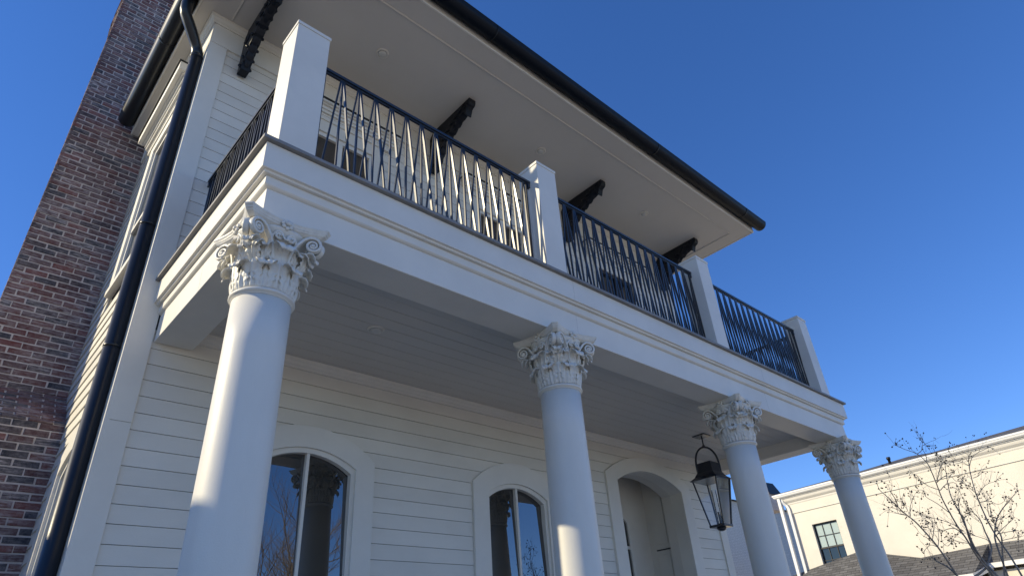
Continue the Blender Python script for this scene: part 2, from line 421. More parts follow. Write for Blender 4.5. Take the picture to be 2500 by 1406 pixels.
# ---- windows / doors ---------------------------------------------------------
def arch_ring(b, cx, hw, ze, za, gh, gi, ga, y0, y1, zb, axis='x', n=16):
    """casing: closed ring between the outer arch and the inner arch, legs down to zb"""
    o = [(cx-hw, zb)] + arch_pts(cx, hw, ze, za, n) + [(cx+hw, zb)]
    i = [(cx-gh, zb)] + arch_pts(cx, gh, gi, ga, n) + [(cx+gh, zb)]
    m = len(o)
    f3 = (lambda p, y: (p[0], y, p[1])) if axis == 'x' else (lambda p, y: (y, p[0], p[1]))
    vs = [f3(p, y0) for p in o] + [f3(p, y0) for p in i] + [f3(p, y1) for p in o] + [f3(p, y1) for p in i]
    fs = []
    for k in range(m-1):
        fs += [(k, k+1, m+k+1, m+k), (2*m+k, 3*m+k, 3*m+k+1, 2*m+k+1), (k, 2*m+k, 2*m+k+1, k+1), (m+k, m+k+1, 3*m+k+1, 3*m+k)]
    fs += [(0, m, 3*m, 2*m), (m-1, 3*m-1, 4*m-1, 2*m-1)]
    b.add(vs, fs); return b
def arch_face(b, cx, gh, gi, ga, y, zb, axis='x', n=16, x0=None, x1=None, ta=0, tb=0):
    top = arch_pts(cx, gh, gi, ga, n)
    if x0 is not None:
        k = ga-gi; r = (gh*gh+k*k)/(2*k)
        xsn = [x0+(x1-x0)*i/n for i in range(n+1)]
        top = [(x, (ga-r)+math.sqrt(max(r*r-(x-cx)**2, 0))) for x in xsn]
    pts = [(top[0][0], zb)] + top + [(top[-1][0], zb)]
    f3 = (lambda p: (p[0], y+(p[0]-cx)*ta+(p[1]+1.6)*tb, p[1])) if axis == 'x' else (lambda p: (y, p[0], p[1]))
    b.add([f3(p) for p in pts], [tuple(range(len(pts)))]); return b
def arched_window(cx, hw, ze, za, gh, gi, ga, axis='x', face=WY, s=1, zb=-3.2):
    win = arch_ring(B(), cx, hw, ze, za, gh+.004, gi+.004, ga+.004, face-s*.030, face+s*.012, zb, axis).build('window', M['trim'], H, bevel=.002)
    arch_ring(B(), cx, gh+.022, gi+.018, ga+.018, gh-.030, gi-.034, ga-.036, face-s*.006, face+s*.05, zb, axis).build('frame', M['trim'], win, bevel=.002)
    g = gh-.03
    fr = .010
    y = face+s*.034
    for a, b_ in ((cx-g, cx-.012), (cx+.012, cx+g)):
        arch_face(B(), cx, g, gi-.034, ga-.036, y, zb, axis, x0=a, x1=b_, ta=math.tan(R(1.5)), tb=math.tan(R(1.9))).build('pane', M['glass'], win)
    m = B()
    if axis == 'x': m.box(cx-.013, cx+.013, min(face+s*.004, y+s*.01), max(face+s*.004, y+s*.01), zb, ga-.034)
    else: m.box(min(face+s*.004, y+s*.01), max(face+s*.004, y+s*.01), cx-.013, cx+.013, zb, ga-.034)
    m.build('mullion', M['trim'], win)
    # sill
    if axis == 'x': B().box(cx-hw-.03, cx+hw+.03, face-.06, face+.01, zb-.05, zb).build('sill', M['trim'], win)
    return win
for (cx, hw, ze, za, gh, gi, ga, kd) in LOW[:2]: arched_window(cx, hw, ze, za, gh, gi, ga)
arched_window(SWC[0], SWC[1], -1.135, -.905, .40, -1.215, -1.09, axis='y', face=HX0, s=1)

# arched doorway (open passage with a panelled recess and a side window)
cx, hw, ze, za, gh, gi, ga, kd = LOW[2]
dw = arch_ring(B(), cx, hw, ze, za, gh, gi, ga, WY-.030, WY+.012, PORCH).build('arched_entry', M['trim'], H, bevel=.002)
arch_ring(B(), cx, gh+.02, gi+.01, ga+.01, gh-.002, gi-.002, ga-.002, WY+.012, WY+.16, PORCH).build('reveal', M['trim'], dw)
arch_ring(B(), cx, gh+.030, gi+.02, ga+.02, gh+.0045, gi-.002, ga-.002, WY+.1605, WY+.30, PORCH).build('vault', M['recess'], dw)
rx0, rx1, ry1, rzc = cx-.80, cx+.735, WY+.66, -.52
rc = B()
rc.box(rx1, rx1+.05, WY+.14, ry1+.05, PORCH, rzc); rc.box(rx0-.05, rx0, WY+.14, ry1+.05, PORCH, rzc)
rc.box(rx0, rx1, ry1, ry1+.05, PORCH, rzc); rc.box(rx0-.05, rx1+.05, WY+.14, ry1+.05, rzc+.0005, rzc+.05)
rc.build('recess', M['recess'], dw)
B().box(rx1-.012, rx1-.0005, WY+.34, ry1-.10, -1.50, -1.485).build('panel_joint', M['gap'], dw)
for z0, z1 in ((-2.6, -1.56), (-1.42, -.80)):
    B().box(rx1-.010, rx1-.0005, WY+.36, ry1-.10, z0, z1).build('wall_panel', M['recess'], dw, bevel=.004)
swc = cx-.03
swn = arch_ring(B(), swc, .335, -1.14, -1.0, .285, -1.165, -1.035, ry1-.03, ry1-.0005, PORCH+.4).build('inner_window', M['trim'], dw, bevel=.002)
b = B(); arch_face(b, swc, .285, -1.165, -1.035, ry1-.008, PORCH+.4); b.build('inner_window_pane', M['glass'], dw)
B().box(swc-.284, swc+.284, ry1-.028, ry1-.004, -1.49, -1.45).build('inner_window_rail', M['trim'], dw)
# upper french doors: casing, projecting header with black flashing, stiles, panes
def header(b, fl, c0, c1, z0, z1, out, axis, face):
    """stepped header moulding between c0..c1; out = projection"""
    prof = [(.03, z0), (.036, z0+.05), (.06, z0+.075), (.075, z0+.11), (.10, z0+.15), (out-.01, z0+.165), (out, z1-.018)]
    def q(a0, a1, o, za_, zb_, bb):
        if axis == 'x': bb.box(a0-o*.6, a1+o*.6, face-o, face+.01, za_, zb_)
        else: bb.box(face-o, face+.01, a0-o*.6, a1+o*.6, za_, zb_)
    for (o, za_), (_, zb_) in zip(prof[:-1], prof[1:]): q(c0, c1, o, za_, zb_-.0005, b)
    q(c0, c1, out+.006, z1-.018, z1-.004, fl)
for i, cx in enumerate(UP):
    b = B(); b.box(cx-U_HW, cx-U_GL-.035, WY-.026, WY+.012, .03, U_TOP); b.box(cx+U_GL+.035, cx+U_HW, WY-.026, WY+.012, .03, U_TOP); b.box(cx-U_GL-.035, cx+U_GL+.035, WY-.026, WY+.012, 2.335, U_TOP)
    d = b.build('balcony_door', M['trim'], H, bevel=.002)
    hb, fb = B(), B(); header(hb, fb, cx-.60, cx+.60, U_TOP, 2.70, .14, 'x', WY-.012)
    hb.build('header', M['trim'], d, bevel=.002); fb.build('flashing', M['flash'], d)
    fm = B(); y0, y1 = WY-.004, WY+.05
    fm.box(cx-U_GL-.035, cx-U_GL+.012, y0, y1, .03, 2.335); fm.box(cx+U_GL-.012, cx+U_GL+.035, y0, y1, .03, 2.335); fm.box(cx-U_GL+.012, cx+U_GL-.012, y0, y1, 2.285, 2.335); fm.box(cx-.028, cx+.028, y0, y1, .03, 2.285)
    fm.build('frame', M['trim'] if i < 2 else M['iron'], d, bevel=.002)
    for a, b_ in ((cx-U_GL+.012, cx-.028), (cx+.028, cx+U_GL-.012)):
        B().add([(a,WY+.03,.05),(b_,WY+.03,.05),(b_,WY+.03,2.285),(a,WY+.03,2.285)], [(0,1,2,3)]).build('pane', M['glass'], d)
# side upper window
cy, hw = SUC
b = B(); f = HX0
b.box(f-.030, f+.012, cy-hw, cy-.36, .60, 2.5); b.box(f-.030, f+.012, cy+.36, cy+hw, .60, 2.5); b.box(f-.030, f+.012, cy-.36, cy+.36, 2.38, 2.5)
wn = b.build('window', M['trim'], H, bevel=.002)
hb, fb = B(), B(); header(hb, fb, cy-.60, cy+.60, 2.50, 2.79, .155, 'y', HX0-.012)
hb.build('header', M['trim'], wn, bevel=.002); fb.build('flashing', M['flash'], wn)
B().box(f-.055, f+.01, cy-.56, cy+.42, .535, .60).build('sill', M['trim'], wn, bevel=.004)
fm = B(); fm.box(f-.006, f+.03, cy-.36, cy-.315, .60, 2.38); fm.box(f-.006, f+.03, cy+.315, cy+.36, .60, 2.38); fm.box(f-.006, f+.03, cy-.315, cy+.315, 2.33, 2.38); fm.box(f-.012, f+.03, cy-.315, cy+.315, 1.24, 1.29)
fm.build('frame', M['trim'], wn, bevel=.002)
for z0, z1 in ((.60, 1.24), (1.29, 2.33)):
    B().add([(f+.014,cy-.315,z0),(f+.014,cy+.315,z0),(f+.014,cy+.315,z1),(f+.014,cy-.315,z1)], [(0,1,2,3)]).build('pane', M['glass'], wn)
# dark rooms behind the glass so that nothing shows through
B().box(HX0+.14, HX1-.14, WY+.14, 7.9, .1, 3.0).build('upper_room', M['interior'], H)
B().box(HX0+.14, 4.9, WY+.14, 7.9, PORCH, -.4).build('lower_room', M['interior'], H)
B().box(HX1-.10, HX1, WY+.03, 8.0, GZ+.2, 3.1).build('side_wall', M['siding'], H)
B().box(HX0+.02, HX1-.02, 7.95, 8.05, GZ+.2, 3.1).build('rear_wall', M['siding'], H)
B().box(HX0-.02, HX1+.02, WY-.0, 8.0, GZ, GZ+.2).build('foundation', M['mortar'], H)
B().box(-.05, 7.95, -.05, WY-.03, GZ, PORCH).build('porch_floor', M['lip'], H, bevel=.01)

# ---- balcony -----------------------------------------------------------------
L = 7.896
U = [(0, WY-.024), (0, 0), (L, 0), (L, WY-.024)]
T = .30
bal = B().sweep(U, [(0, 0), (0, -.188), (-.018, -.190), (-.022, -.204), (-.070, -.206), (-T-.03, -.206), (-T-.03, 0)], side=-1).build('balcony_fascia', M['trim'], H, bevel=.003)
B().sweep(U, [(-.044, -.2065), (-.044, -.262), (-.052, -.270), (-.066, -.276), (-T, -.276), (-T, -.2065)], side=-1).build('architrave_band', M['trim'], H, bevel=.003)
B().sweep(U, [(-.067, -.2765), (-.067, -.497), (-.34, -.497), (-.34, -.2765)], side=-1).build('beam', M['trim'], H, bevel=.004)
B().sweep([(0, WY-.024), (0, 0), (L, 0), (L, WY-.024)], [(.030, .002), (.030, .026), (-.12, .026), (-.12, .002)], side=-1).build('deck_edge', M['lip'], H, bevel=.002)
B().box(.12, L-.12, .12, WY+.01, .002, .028).build('balcony_floor', M['lip'], H)
for jx in (2.62, 5.71):
    for z0, z1, yy in ((-.187, -.001, 0), (-.496, -.278, .067)): B().box(jx+yy, jx+yy+.0022, yy-.0006, yy+.002, z0, z1).build('caulk_joint', M['caulk'], bal)
for z0, z1, yy in ((-.187, -.001, 0), (-.496, -.278, .067)): B().box(yy-.0006, yy+.002, 1.05, 1.0522, z0, z1).build('caulk_joint', M['caulk'], bal)
# porch ceiling: flat border then planks
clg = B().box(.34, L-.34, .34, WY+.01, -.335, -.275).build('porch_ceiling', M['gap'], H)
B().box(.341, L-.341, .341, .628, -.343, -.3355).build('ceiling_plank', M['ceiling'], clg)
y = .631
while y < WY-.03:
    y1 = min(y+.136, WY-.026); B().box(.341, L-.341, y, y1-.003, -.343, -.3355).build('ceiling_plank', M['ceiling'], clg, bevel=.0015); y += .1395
# crown under the porch ceiling
pc = [(.0, -.43), (.010, -.43), (.012, -.412), (.024, -.40), (.030, -.378), (.040, -.368), (.044, -.3435), (0, -.3435)]
B().sweep([(.341, WY-.014), (L-.341, WY-.014)], pc, side=-1).build('porch_crown', M['trim'], H)
B().box(.341, L-.441, WY-.014, WY+.012, -.43, -.388+.0445).build('porch_frieze', M['trim'], H)

# newel posts
PX = [.093, 2.434, 5.043, 7.572]; PW = .244; PY = .091
pm = B(); pm.box(0, PW, 0, PW, .027, 1.262); pme = pm.mesh('newel_post', M['trim'])
cm = B(); cm.box(-.006, PW+.006, -.006, PW+.006, 1.2625, 1.292); cm.add([(-.006,-.006,1.292),(PW+.006,-.006,1.292),(PW+.006,PW+.006,1.292),(-.006,PW+.006,1.292),(PW/2,PW/2,1.325)], [(0,1,4),(1,2,4),(2,3,4),(3,0,4)])
cme = cm.mesh('cap', M['trim'])
for x in PX:
    p = inst(pme, 'newel_post', H, (x, PY, 0)); q = p.modifiers.new('bevel', 'BEVEL'); q.width = .004; q.segments = 2
    c_ = inst(cme, 'cap', p); q = c_.modifiers.new('bevel', 'BEVEL'); q.width = .002; q.segments = 1

# railings: slanting iron bars in three directions from each node
def bar_mesh(dx0, dx1, dy, w=.0125, d=.0125):
    z0, z1 = .105, 1.072
    b = B(); vs = []
    for (zz, dx) in ((z0, dx1), (z1, dx0)):
        for sx, sy in ((-1,-1),(1,-1),(1,1),(-1,1)): vs.append((dx+sx*w/2, dy+sy*d/2, zz))
    b.add(vs, [(0,3,2,1),(4,5,6,7),(0,1,5,4),(1,2,6,5),(2,3,7,6),(3,0,4,7)]); return b.mesh('baluster', M['iron'])
BL = bar_mesh(-.016, -.100, -.0035, .0115, .012); BM_ = bar_mesh(-.002, .014, 0, .0115, .016); BR = bar_mesh(.013, .134, .0035, .0115, .020); BV = bar_mesh(0, 0, 0)
def railing(length, origin, rot, first, pitch=.1415, n=None, stub=(True, True)):
    b = B()
    b.box(0, length, -.021, .021, 1.088, 1.112); b.box(0, length, -.010, .010, 1.072, 1.088)
    rail = b.build('railing', M['iron'], H, bevel=.002); rail.location = origin; rail.rotation_euler = (0, 0, rot)
    B().box(0, length, -.010, .010, .088, .105).build('bottom_rail', M['iron'], rail)
    for s_, e in zip(stub, (0, length)):
        if s_: B().box(e-(.030 if e else .002), e+(.002 if e else .030), -.016, .016, 1.035, 1.088).build('rail_bracket', M['iron'], rail, bevel=.004)
    k = 0; x = first
    def ok(a, c): return -.004 < x+a < length+.004 and -.004 < x+c < length+.004
    while x < length+.02:
        if ok(-.016, -.100): inst(BL, 'baluster', rail, (x, 0, 0))
        if ok(0, .012): inst(BM_, 'baluster', rail, (x, 0, 0))
        if ok(.013, .134): inst(BR, 'baluster', rail, (x, 0, 0))
        x += pitch
    inst(BV, 'baluster', rail, (.045, 0, 0)); inst(BV, 'baluster', rail, (length-.042, 0, 0))
    return rail
RY = PY+PW/2
for i in range(3):
    a = PX[i]+PW; b_ = PX[i+1]; first = (.5225-a) if i == 0 else (5.649-.0-a+.1415*-3) % .1415 + .05
    if i == 1: first = .0765
    if i == 2: first = (5.649+.012-a) % .1415 + .1415*.6
    railing(b_-a, (a, RY, 0), 0, first-.1415 if first > .2 else first)
y0 = PY+PW
railing(WY-.03-y0, (.185, y0, 0), R(90), .072)
railing(WY-.03-y0, (L-.185, y0, 0), R(90), .05)

# ---- columns with Corinthian capitals -----------------------------------------
def leaf_mesh(h, hw, rb0, rb1, curl, tip_frac=.8, n=22, m=15, lobes=5, thick=.0045):
    """acanthus leaf growing up the bell and curling out at its tip; local: bell axis at origin, leaf faces +X"""
    def c(v):
        va = .74
        if v <= va:
            q = v/va; z = (h-curl*.9)*q; r = rb0+(rb1-rb0)*q + .006 + .010*math.sin(q*math.pi)
            return r, z
        q = (v-va)/(1-va); th = q*R(205); z = (h-curl*.9); r0 = rb1+.006
        return r0 + curl*(1-math.cos(th))*(.95), z + curl*math.sin(th)*.9 - .25*curl*q
    front = []; 
    for side_ in (0, 1):
        for j in range(n):
            v = j/(n-1); r, z = c(v)
            r2, z2 = c(min(v+.01, 1)); dr, dz = r2-r, z2-z; l = math.hypot(dr, dz) or 1; nr, nz = dz/l, -dr/l   # outward normal in (r,z)
            if v >= .999: r1_, z1_ = c(.985); dr, dz = r-r1_, z-z1_; l = math.hypot(dr, dz); nr, nz = dz/l, -dr/l
            w = hw*(.74+.42*math.sin(min(v*1.25, 1)*math.pi*.62)) * (1 - max(0, (v-.78)/.22)**2*.45)
            w *= 1 - .20*abs(math.cos(lobes*math.pi*v))**3
            for i in range(m):
                u = -1+2*i/(m-1)
                flute = .0032*math.cos(u*math.pi*3.0) * (1-.4*v); rib = .0055*math.exp(-(u/.13)**2)
                cup = -.010*u*u*min(1, v*1.6) + .016*abs(u)**4*math.sin(v*math.pi)*(.6+.4*math.sin(lobes*2*math.pi*v))
                off = flute+rib+cup - (thick if side_ else 0)
                x = r+nr*off; zz = z+nz*off; t = u*w
                ang = t/max(r, .05) * .75
                front.append((x*math.cos(ang), x*math.sin(ang)+t*.25, zz - .10*abs(u)*abs(u)*curl*(1 if v > .74 else 0)))
    fs = []; N_ = n*m
    for j in range(n-1):
        for i in range(m-1):
            a = j*m+i; fs.append((a, a+1, a+m+1, a+m)); fs.append((N_+a, N_+a+m, N_+a+m+1, N_+a+1))
    for j in range(n-1):
        a = j*m; fs.append((a, a+m, N_+a+m, N_+a)); a = j*m+m-1; fs.append((a, N_+a, N_+a+m, a+m))
    for i in range(m-1):
        a = i; fs.append((a, N_+a, N_+a+1, a+1)); a = (n-1)*m+i; fs.append((a, a+1, N_+a+1, N_+a))
    b = B(); b.add(front, fs, True); return b
HC = .433      # capital height
def abacus_outline(hs, ch, sag, n=10):
    """square half-size hs, truncated corners of half-width ch, concave sides of sagitta sag"""
    pts = []
    for k in range(4):
        a = k*math.pi/2; ca, sa = math.cos(a), math.sin(a)
        y0_, y1_ = -(hs-ch), (hs-ch)
        for i in range(n+1):
            t = -1+2*i/n; y = y0_+(y1_-y0_)*i/n; x = hs - sag*(1-t*t)
            pts.append((x*ca-y*sa, x*sa+y*ca))
    return pts
def spiral_path(c, ex, ez, r0, r1, turns, start, n=44, cw=1):
    return [c + ex*(math.cos(start+cw*2*math.pi*turns*i/n)*(r0+(r1-r0)*(i/n)**.8)) + ez*(math.sin(start+cw*2*math.pi*turns*i/n)*(r0+(r1-r0)*(i/n)**.8)) for i in range(n+1)]
def volute_mesh(flip):
    """one corner volute: stem rising from the bell then a spiral scroll; corner is on +X axis (diagonal), face side = flip"""
    d = R(17)*flip
    ex = Vector((math.cos(-d*1.2), math.sin(-d*1.2), 0)); ez = Vector((0, 0, 1)); ax = ex.cross(ez)
    c = Vector((.258, .030*flip, -.112))
    sp = spiral_path(c, ex, ez, .050, .010, 1.9, R(95), cw=-1)
    st = [Vector((.150, .085*flip, -.26)), Vector((.160, .082*flip, -.20)), Vector((.180, .072*flip, -.135)), Vector((.213, .055*flip, -.085)), Vector((.236, .042*flip, -.066))]
    path = st + sp
    k = len(path); w = [1.0]*len(st) + [1.0-.35*i/len(sp) for i in range(len(sp))]
    b = B(); vs = []
    # rounded-rectangle ribbon section, wide along ax
    sec = [(-.5, -.3), (-.38, -.5), (.38, -.5), (.5, -.3), (.5, .3), (.38, .5), (.12, .30), (-.12, .30), (-.38, .5), (-.5, .3)]
    for i in range(k):
        t = (path[min(i+1, k-1)]-path[max(i-1, 0)]).normalized(); a_ = (ax - t*ax.dot(t)).normalized(); n_ = t.cross(a_)
        for s0, s1 in sec: vs.append(path[i] + a_*s0*.034*w[i] + n_*s1*.017*w[i])
    m_ = len(sec)
    b.add(vs, [(j*m_+q, j*m_+(q+1) % m_, (j+1)*m_+(q+1) % m_, (j+1)*m_+q) for j in range(k-1) for q in range(m_)], True)
    # eye
    cc = c - ax*.020*flip*-1
    b.tube([c-ax*.019, c-ax*.012, c+ax*.012, c+ax*.019], [.006, .013, .013, .006], n=12)
    return b
def helix_mesh(flip):
    """small inner scroll under the flower, centre of a face on +X"""
    ex = Vector((0, -1*flip, 0)); ez = Vector((0, 0, 1)); ax = Vector((1, 0, 0))
    c = Vector((.197, .036*flip, -.115))
    sp = spiral_path(c, ex, ez, .026, .006, 1.6, R(100), n=30, cw=-1)
    st = [Vector((.158, .080*flip, -.235)), Vector((.168, .078*flip, -.18)), Vector((.186, .066*flip, -.115)), Vector((.194, .050*flip, -.092))]
    path = st+sp; b = B(); b.tube(path, [.009]*len(st)+[.009-.004*i/len(sp) for i in range(len(sp))], n=7)
    b.tube([c-ax*.008, c+ax*.013], [.008, .004], n=8)
    return b
# shared capital meshes
low_leaf = leaf_mesh(.150, .056, .150, .160, .026).mesh('acanthus_leaf', M['carved'])
up_leaf = leaf_mesh(.262, .058, .150, .170, .032, lobes=6).mesh('acanthus_leaf', M['carved'])
cor_leaf = leaf_mesh(.105, .040, .168, .212, .026, lobes=4).mesh('corner_leaf', M['carved'])
mid_leaf = leaf_mesh(.088, .030, .162, .176, .016, lobes=3, n=16, m=9).mesh('calyx_leaf', M['carved'])
vol_l, vol_r = volute_mesh(1).mesh('volute', M['carved']), volute_mesh(-1).mesh('volute', M['carved'])
hel_l, hel_r = helix_mesh(1).mesh('helix', M['carved']), helix_mesh(-1).mesh('helix', M['carved'])
bell = B().lathe([(.150, -HC), (.152, -.30), (.158, -.20), (.172, -.12), (.192, -.08), (.205, -.062), (.205, -.052)], 40).mesh('bell', M['carved'])
ab = B(); layers = [(.190+.018, .018, .045, -.056), (.205+.014, .024, .046, -.050), (.222+.014, .026, .047, -.038), (.228+.012, .028, .048, -.030), (.230+.014, .028, .048, -.026), (.247, .030, .049, -.018), (.254, .031, .050, -.008), (.254, .031, .050, -.0005)]
rowsv = [[(x, y, z) for x, y in abacus_outline(hs, ch, sg)] for hs, ch, sg, z in layers]; nn = len(rowsv[0])
ab.add([v for r in rowsv for v in r], [(j*nn+q, j*nn+(q+1) % nn, (j+1)*nn+(q+1) % nn, (j+1)*nn+q) for j in range(len(rowsv)-1) for q in range(nn)])
ab.f.append(tuple(reversed(range(nn)))); ab.sm.append(False); ab.f.append(tuple((len(rowsv)-1)*nn+i for i in range(nn))); ab.sm.append(False)
abm = ab.mesh('abacus', M['carved'])
fl = B()      # flower: boss with petals, centred on a face at +X
fl.lathe([(.001, .024), (.012, .021), (.016, .012), (.010, .004), (.010, -.02)], 14)
for k_ in range(7):
    a = 2*math.pi*k_/7; vs = []
    for rr_, wz, ww in ((.010, .004, .006), (.022, .012, .013), (.032, .010, .012), (.038, .002, .004)):
        for s_ in (-1, 0, 1): vs.append((rr_*math.cos(a)-s_*ww*math.sin(a), rr_*math.sin(a)+s_*ww*math.cos(a), wz-.004*abs(s_)))
        for s_ in (1, -1): vs.append((rr_*math.cos(a)-s_*ww*math.sin(a), rr_*math.sin(a)+s_*ww*math.cos(a), wz-.014))
    fl.add(vs, [(j*5+q, j*5+(q+1) % 5, (j+1)*5+(q+1) % 5, (j+1)*5+q) for j in range(3) for q in range(5)], True)
flm = fl.mesh('flower', M['carved'])
astr = [(.150, -.437), (.150, -.4335), (.166, -.4335), (.172, -.440), (.173, -.448), (.168, -.455), (.160, -.457), (.160, -.464), (.156, -.468)]
shaft_prof = [(.155, -.468), (.1555, -.75), (.158, -1.3), (.162, -2.0), (.1665, -2.7), (.170, PORCH+.497+.20), (.173, PORCH+.497+.16), (.178, PORCH+.497+.155), (.205, PORCH+.497+.15), (.215, PORCH+.497+.11), (.19, PORCH+.497+.09), (.215, PORCH+.497+.07), (.23, PORCH+.497+.03), (.23, PORCH+.497)]
shm = B().lathe(shaft_prof, 72).mesh('column', M['column'])
asm = B().lathe(astr, 64).mesh('astragal', M['column'])
BZ = -.497
CXS = [.193, 2.543, 5.172, 7.713]; CY = .203
def make_column(x):
    c = inst(shm, 'column', H, (x, CY, BZ-.0005))
    inst(asm, 'astragal', c); inst(bell, 'bell', c); inst(abm, 'abacus', c)
    for k_ in range(8):
        inst(low_leaf, 'acanthus_leaf', c, (0, 0, -HC+.004), (0, 0, R(22.5+45*k_)))
        inst(up_leaf, 'acanthus_leaf', c, (0, 0, -HC+.004), (0, 0, R(45*k_)))
    for k_ in range(4):
        a = R(45+90*k_)
        inst(vol_l, 'volute', c, (0, 0, 0), (0, 0, a)); inst(vol_r, 'volute', c, (0, 0, 0), (0, 0, a))
        inst(cor_leaf, 'corner_leaf', c, (0, 0, -.268), (0, 0, a))
        a = R(90*k_)
        inst(hel_l, 'helix', c, (0, 0, 0), (0, 0, a)); inst(hel_r, 'helix', c, (0, 0, 0), (0, 0, a))
        inst(mid_leaf, 'calyx_leaf', c, (0, 0, -.205), (0, 0, a)); 
        for s_ in (-1, 1): inst(mid_leaf, 'calyx_leaf', c, (0, 0, -.262), (0, 0, a+s_*R(27)))
        f_ = inst(flm, 'flower', c, (.203*math.cos(a), .203*math.sin(a), -.030)); f_.rotation_euler = (0, R(82), a)
    return c
col0 = make_column(CXS[0])
for x in CXS[1:]:
    c = copy_tree(col0, H); c.location = (x, CY, BZ-.0005)

# ---- eaves ---------------------------------------------------------------------
SZ = 3.13
EX0, EX1, EY0 = -.285, 7.93, .473
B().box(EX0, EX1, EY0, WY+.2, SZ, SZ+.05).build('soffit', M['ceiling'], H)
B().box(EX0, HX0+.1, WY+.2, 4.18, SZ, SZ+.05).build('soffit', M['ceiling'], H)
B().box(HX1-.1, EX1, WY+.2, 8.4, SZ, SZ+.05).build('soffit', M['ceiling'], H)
# half round bead framing the soffit
bead = [(-.012, SZ-.0005), (-.009, SZ-.009), (0, SZ-.013), (.009, SZ-.009), (.012, SZ-.0005)]
B().sweep([(.02, WY-.1), (.02, .72), (7.65, .72), (7.65, WY-.1)], bead, side=-1).build('soffit_bead', M['ceiling'], H)
# fascia boards round the eaves
B().sweep([(EX0-.002, 4.18), (EX0-.002, EY0-.002), (EX1+.002, EY0-.002), (EX1+.002, 8.4)], [(0, SZ-.006), (.020, SZ-.006), (.020, SZ+.20), (0, SZ+.20)], side=-1).build('eave_fascia', M['trim'], H, bevel=.003)
rf = B(); rz = SZ+.215
rv = [(EX0-.06, EY0-.06, rz), (EX1+.06, EY0-.06, rz), (EX1+.06, 8.5, rz), (EX0-.06, 8.5, rz), (3.82, 4.1, rz+1.75), (3.82, 4.9, rz+1.75)]
rf.add(rv, [(0,1,4), (1,2,5,4), (2,3,5), (3,0,4,5), (3,2,1,0)]).build('roof', M['shingle'], H)
# half round gutters
def gutter(p0, p1, outv, r, zc, name='gutter', seams=(), gm=None):
    """half-round trough from p0 to p1 (xy), outv: unit xy vector away from the house"""
    P0, P1 = Vector((*p0, 0)), Vector((*p1, 0)); o = Vector((*outv, 0)); n = 16; vs = []
    sec = [(-r*math.cos(math.pi*i/n), -r*math.sin(math.pi*i/n)) for i in range(n+1)]
    sec2 = [(a*.94, b_*.94+.0) for a, b_ in reversed(sec)]
    full = sec + [(r+.006, .004), (r+.004, .012), (r-.008, .010)] + sec2
    for P in (P0, P1):
        for a, z in full: vs.append((P.x+o.x*a, P.y+o.y*a, zc+z))
    m = len(full)
    b = B(); b.add(vs, [(i, (i+1) % m, m+(i+1) % m, m+i) for i in range(m)], True)
    g = b.build(name, (gm or M['gutter']), H, label='dark half-round metal rain gutter')
    for P, s_ in ((P0, 0), (P1, 1)):     # end caps
        pts = [(P.x+o.x*a, P.y+o.y*a, zc+z) for a, z in sec]
        d = (P1-P0).normalized()*(.004 if s_ else -.004)
        c = B(); k = len(pts); c.add([(x+d.x*.2, y+d.y*.2, z) for x, y, z in pts]+[(x+d.x, y+d.y, z) for x, y, z in pts], [tuple(range(k)), tuple(range(2*k-1, k-1, -1))]+[(i, (i+1) % k, k+(i+1) % k, k+i) for i in range(k)])
        c.build('end_cap', (gm or M['gutter']), g)
    for t in seams:
        P = P0.lerp(P1, t); d = (P1-P0).normalized(); vs = []
        for e in (-.012, .012):
            for a, z in sec: vs.append((P.x+d.x*e+o.x*a*1.035, P.y+d.y*e+o.y*a*1.035, zc+z*1.035))
        c = B(); k = len(sec); c.add(vs, [(i, i+1, k+i+1, k+i) for i in range(k-1)], True)
        q = c.build('seam_band', (gm or M['gutter']), g); md = q.modifiers.new('s', 'SOLIDIFY'); md.thickness = .003
    return g
GR = .098
gutter((EX0-.20, EY0-.024-GR), (8.045, EY0-.024-GR), (0, -1), GR, SZ+.122, seams=(.32, .66, .93), gm=M['gutter_front'])
GR = .086
gutter((EX0-.022-GR-.0, EY0-.10), (EX0-.022-GR, 4.12), (-1, 0), GR, SZ+.120, seams=(.60, .2))
# downspout with offset elbows
dsx, dsy = -.166, 2.075
path = [(-.392, 1.93, 3.20), (-.392, 1.93, 3.05), (-.388, 1.935, 3.00), (-.372, 1.95, 2.95), (-.30, 1.99, 2.86), (-.235, 2.03, 2.78), (-.195, 2.06, 2.73), (-.172, dsy, 2.67), (dsx, dsy, 2.60)]
b = B(); b.tube(path, .054, n=20, up=(0, 1, 0)); b.tube([(dsx, dsy, 2.62), (dsx, dsy, -3.9), (dsx-.03, dsy-.03, -4.0), (dsx-.16, dsy-.1, -4.1)], .056, n=24, up=(0, 1, 0))
ds = b.build('downspout', M['gutter'], H, label='dark round metal downspout beside the corner board')
for zz in (2.60, .55, -.55, -2.6):
    B().lathe([(.0565, zz-.010), (.0595, zz-.008), (.0595, zz+.008), (.0565, zz+.010)], 24, (dsx, dsy)).build('seam_band', M['gutter'], ds)

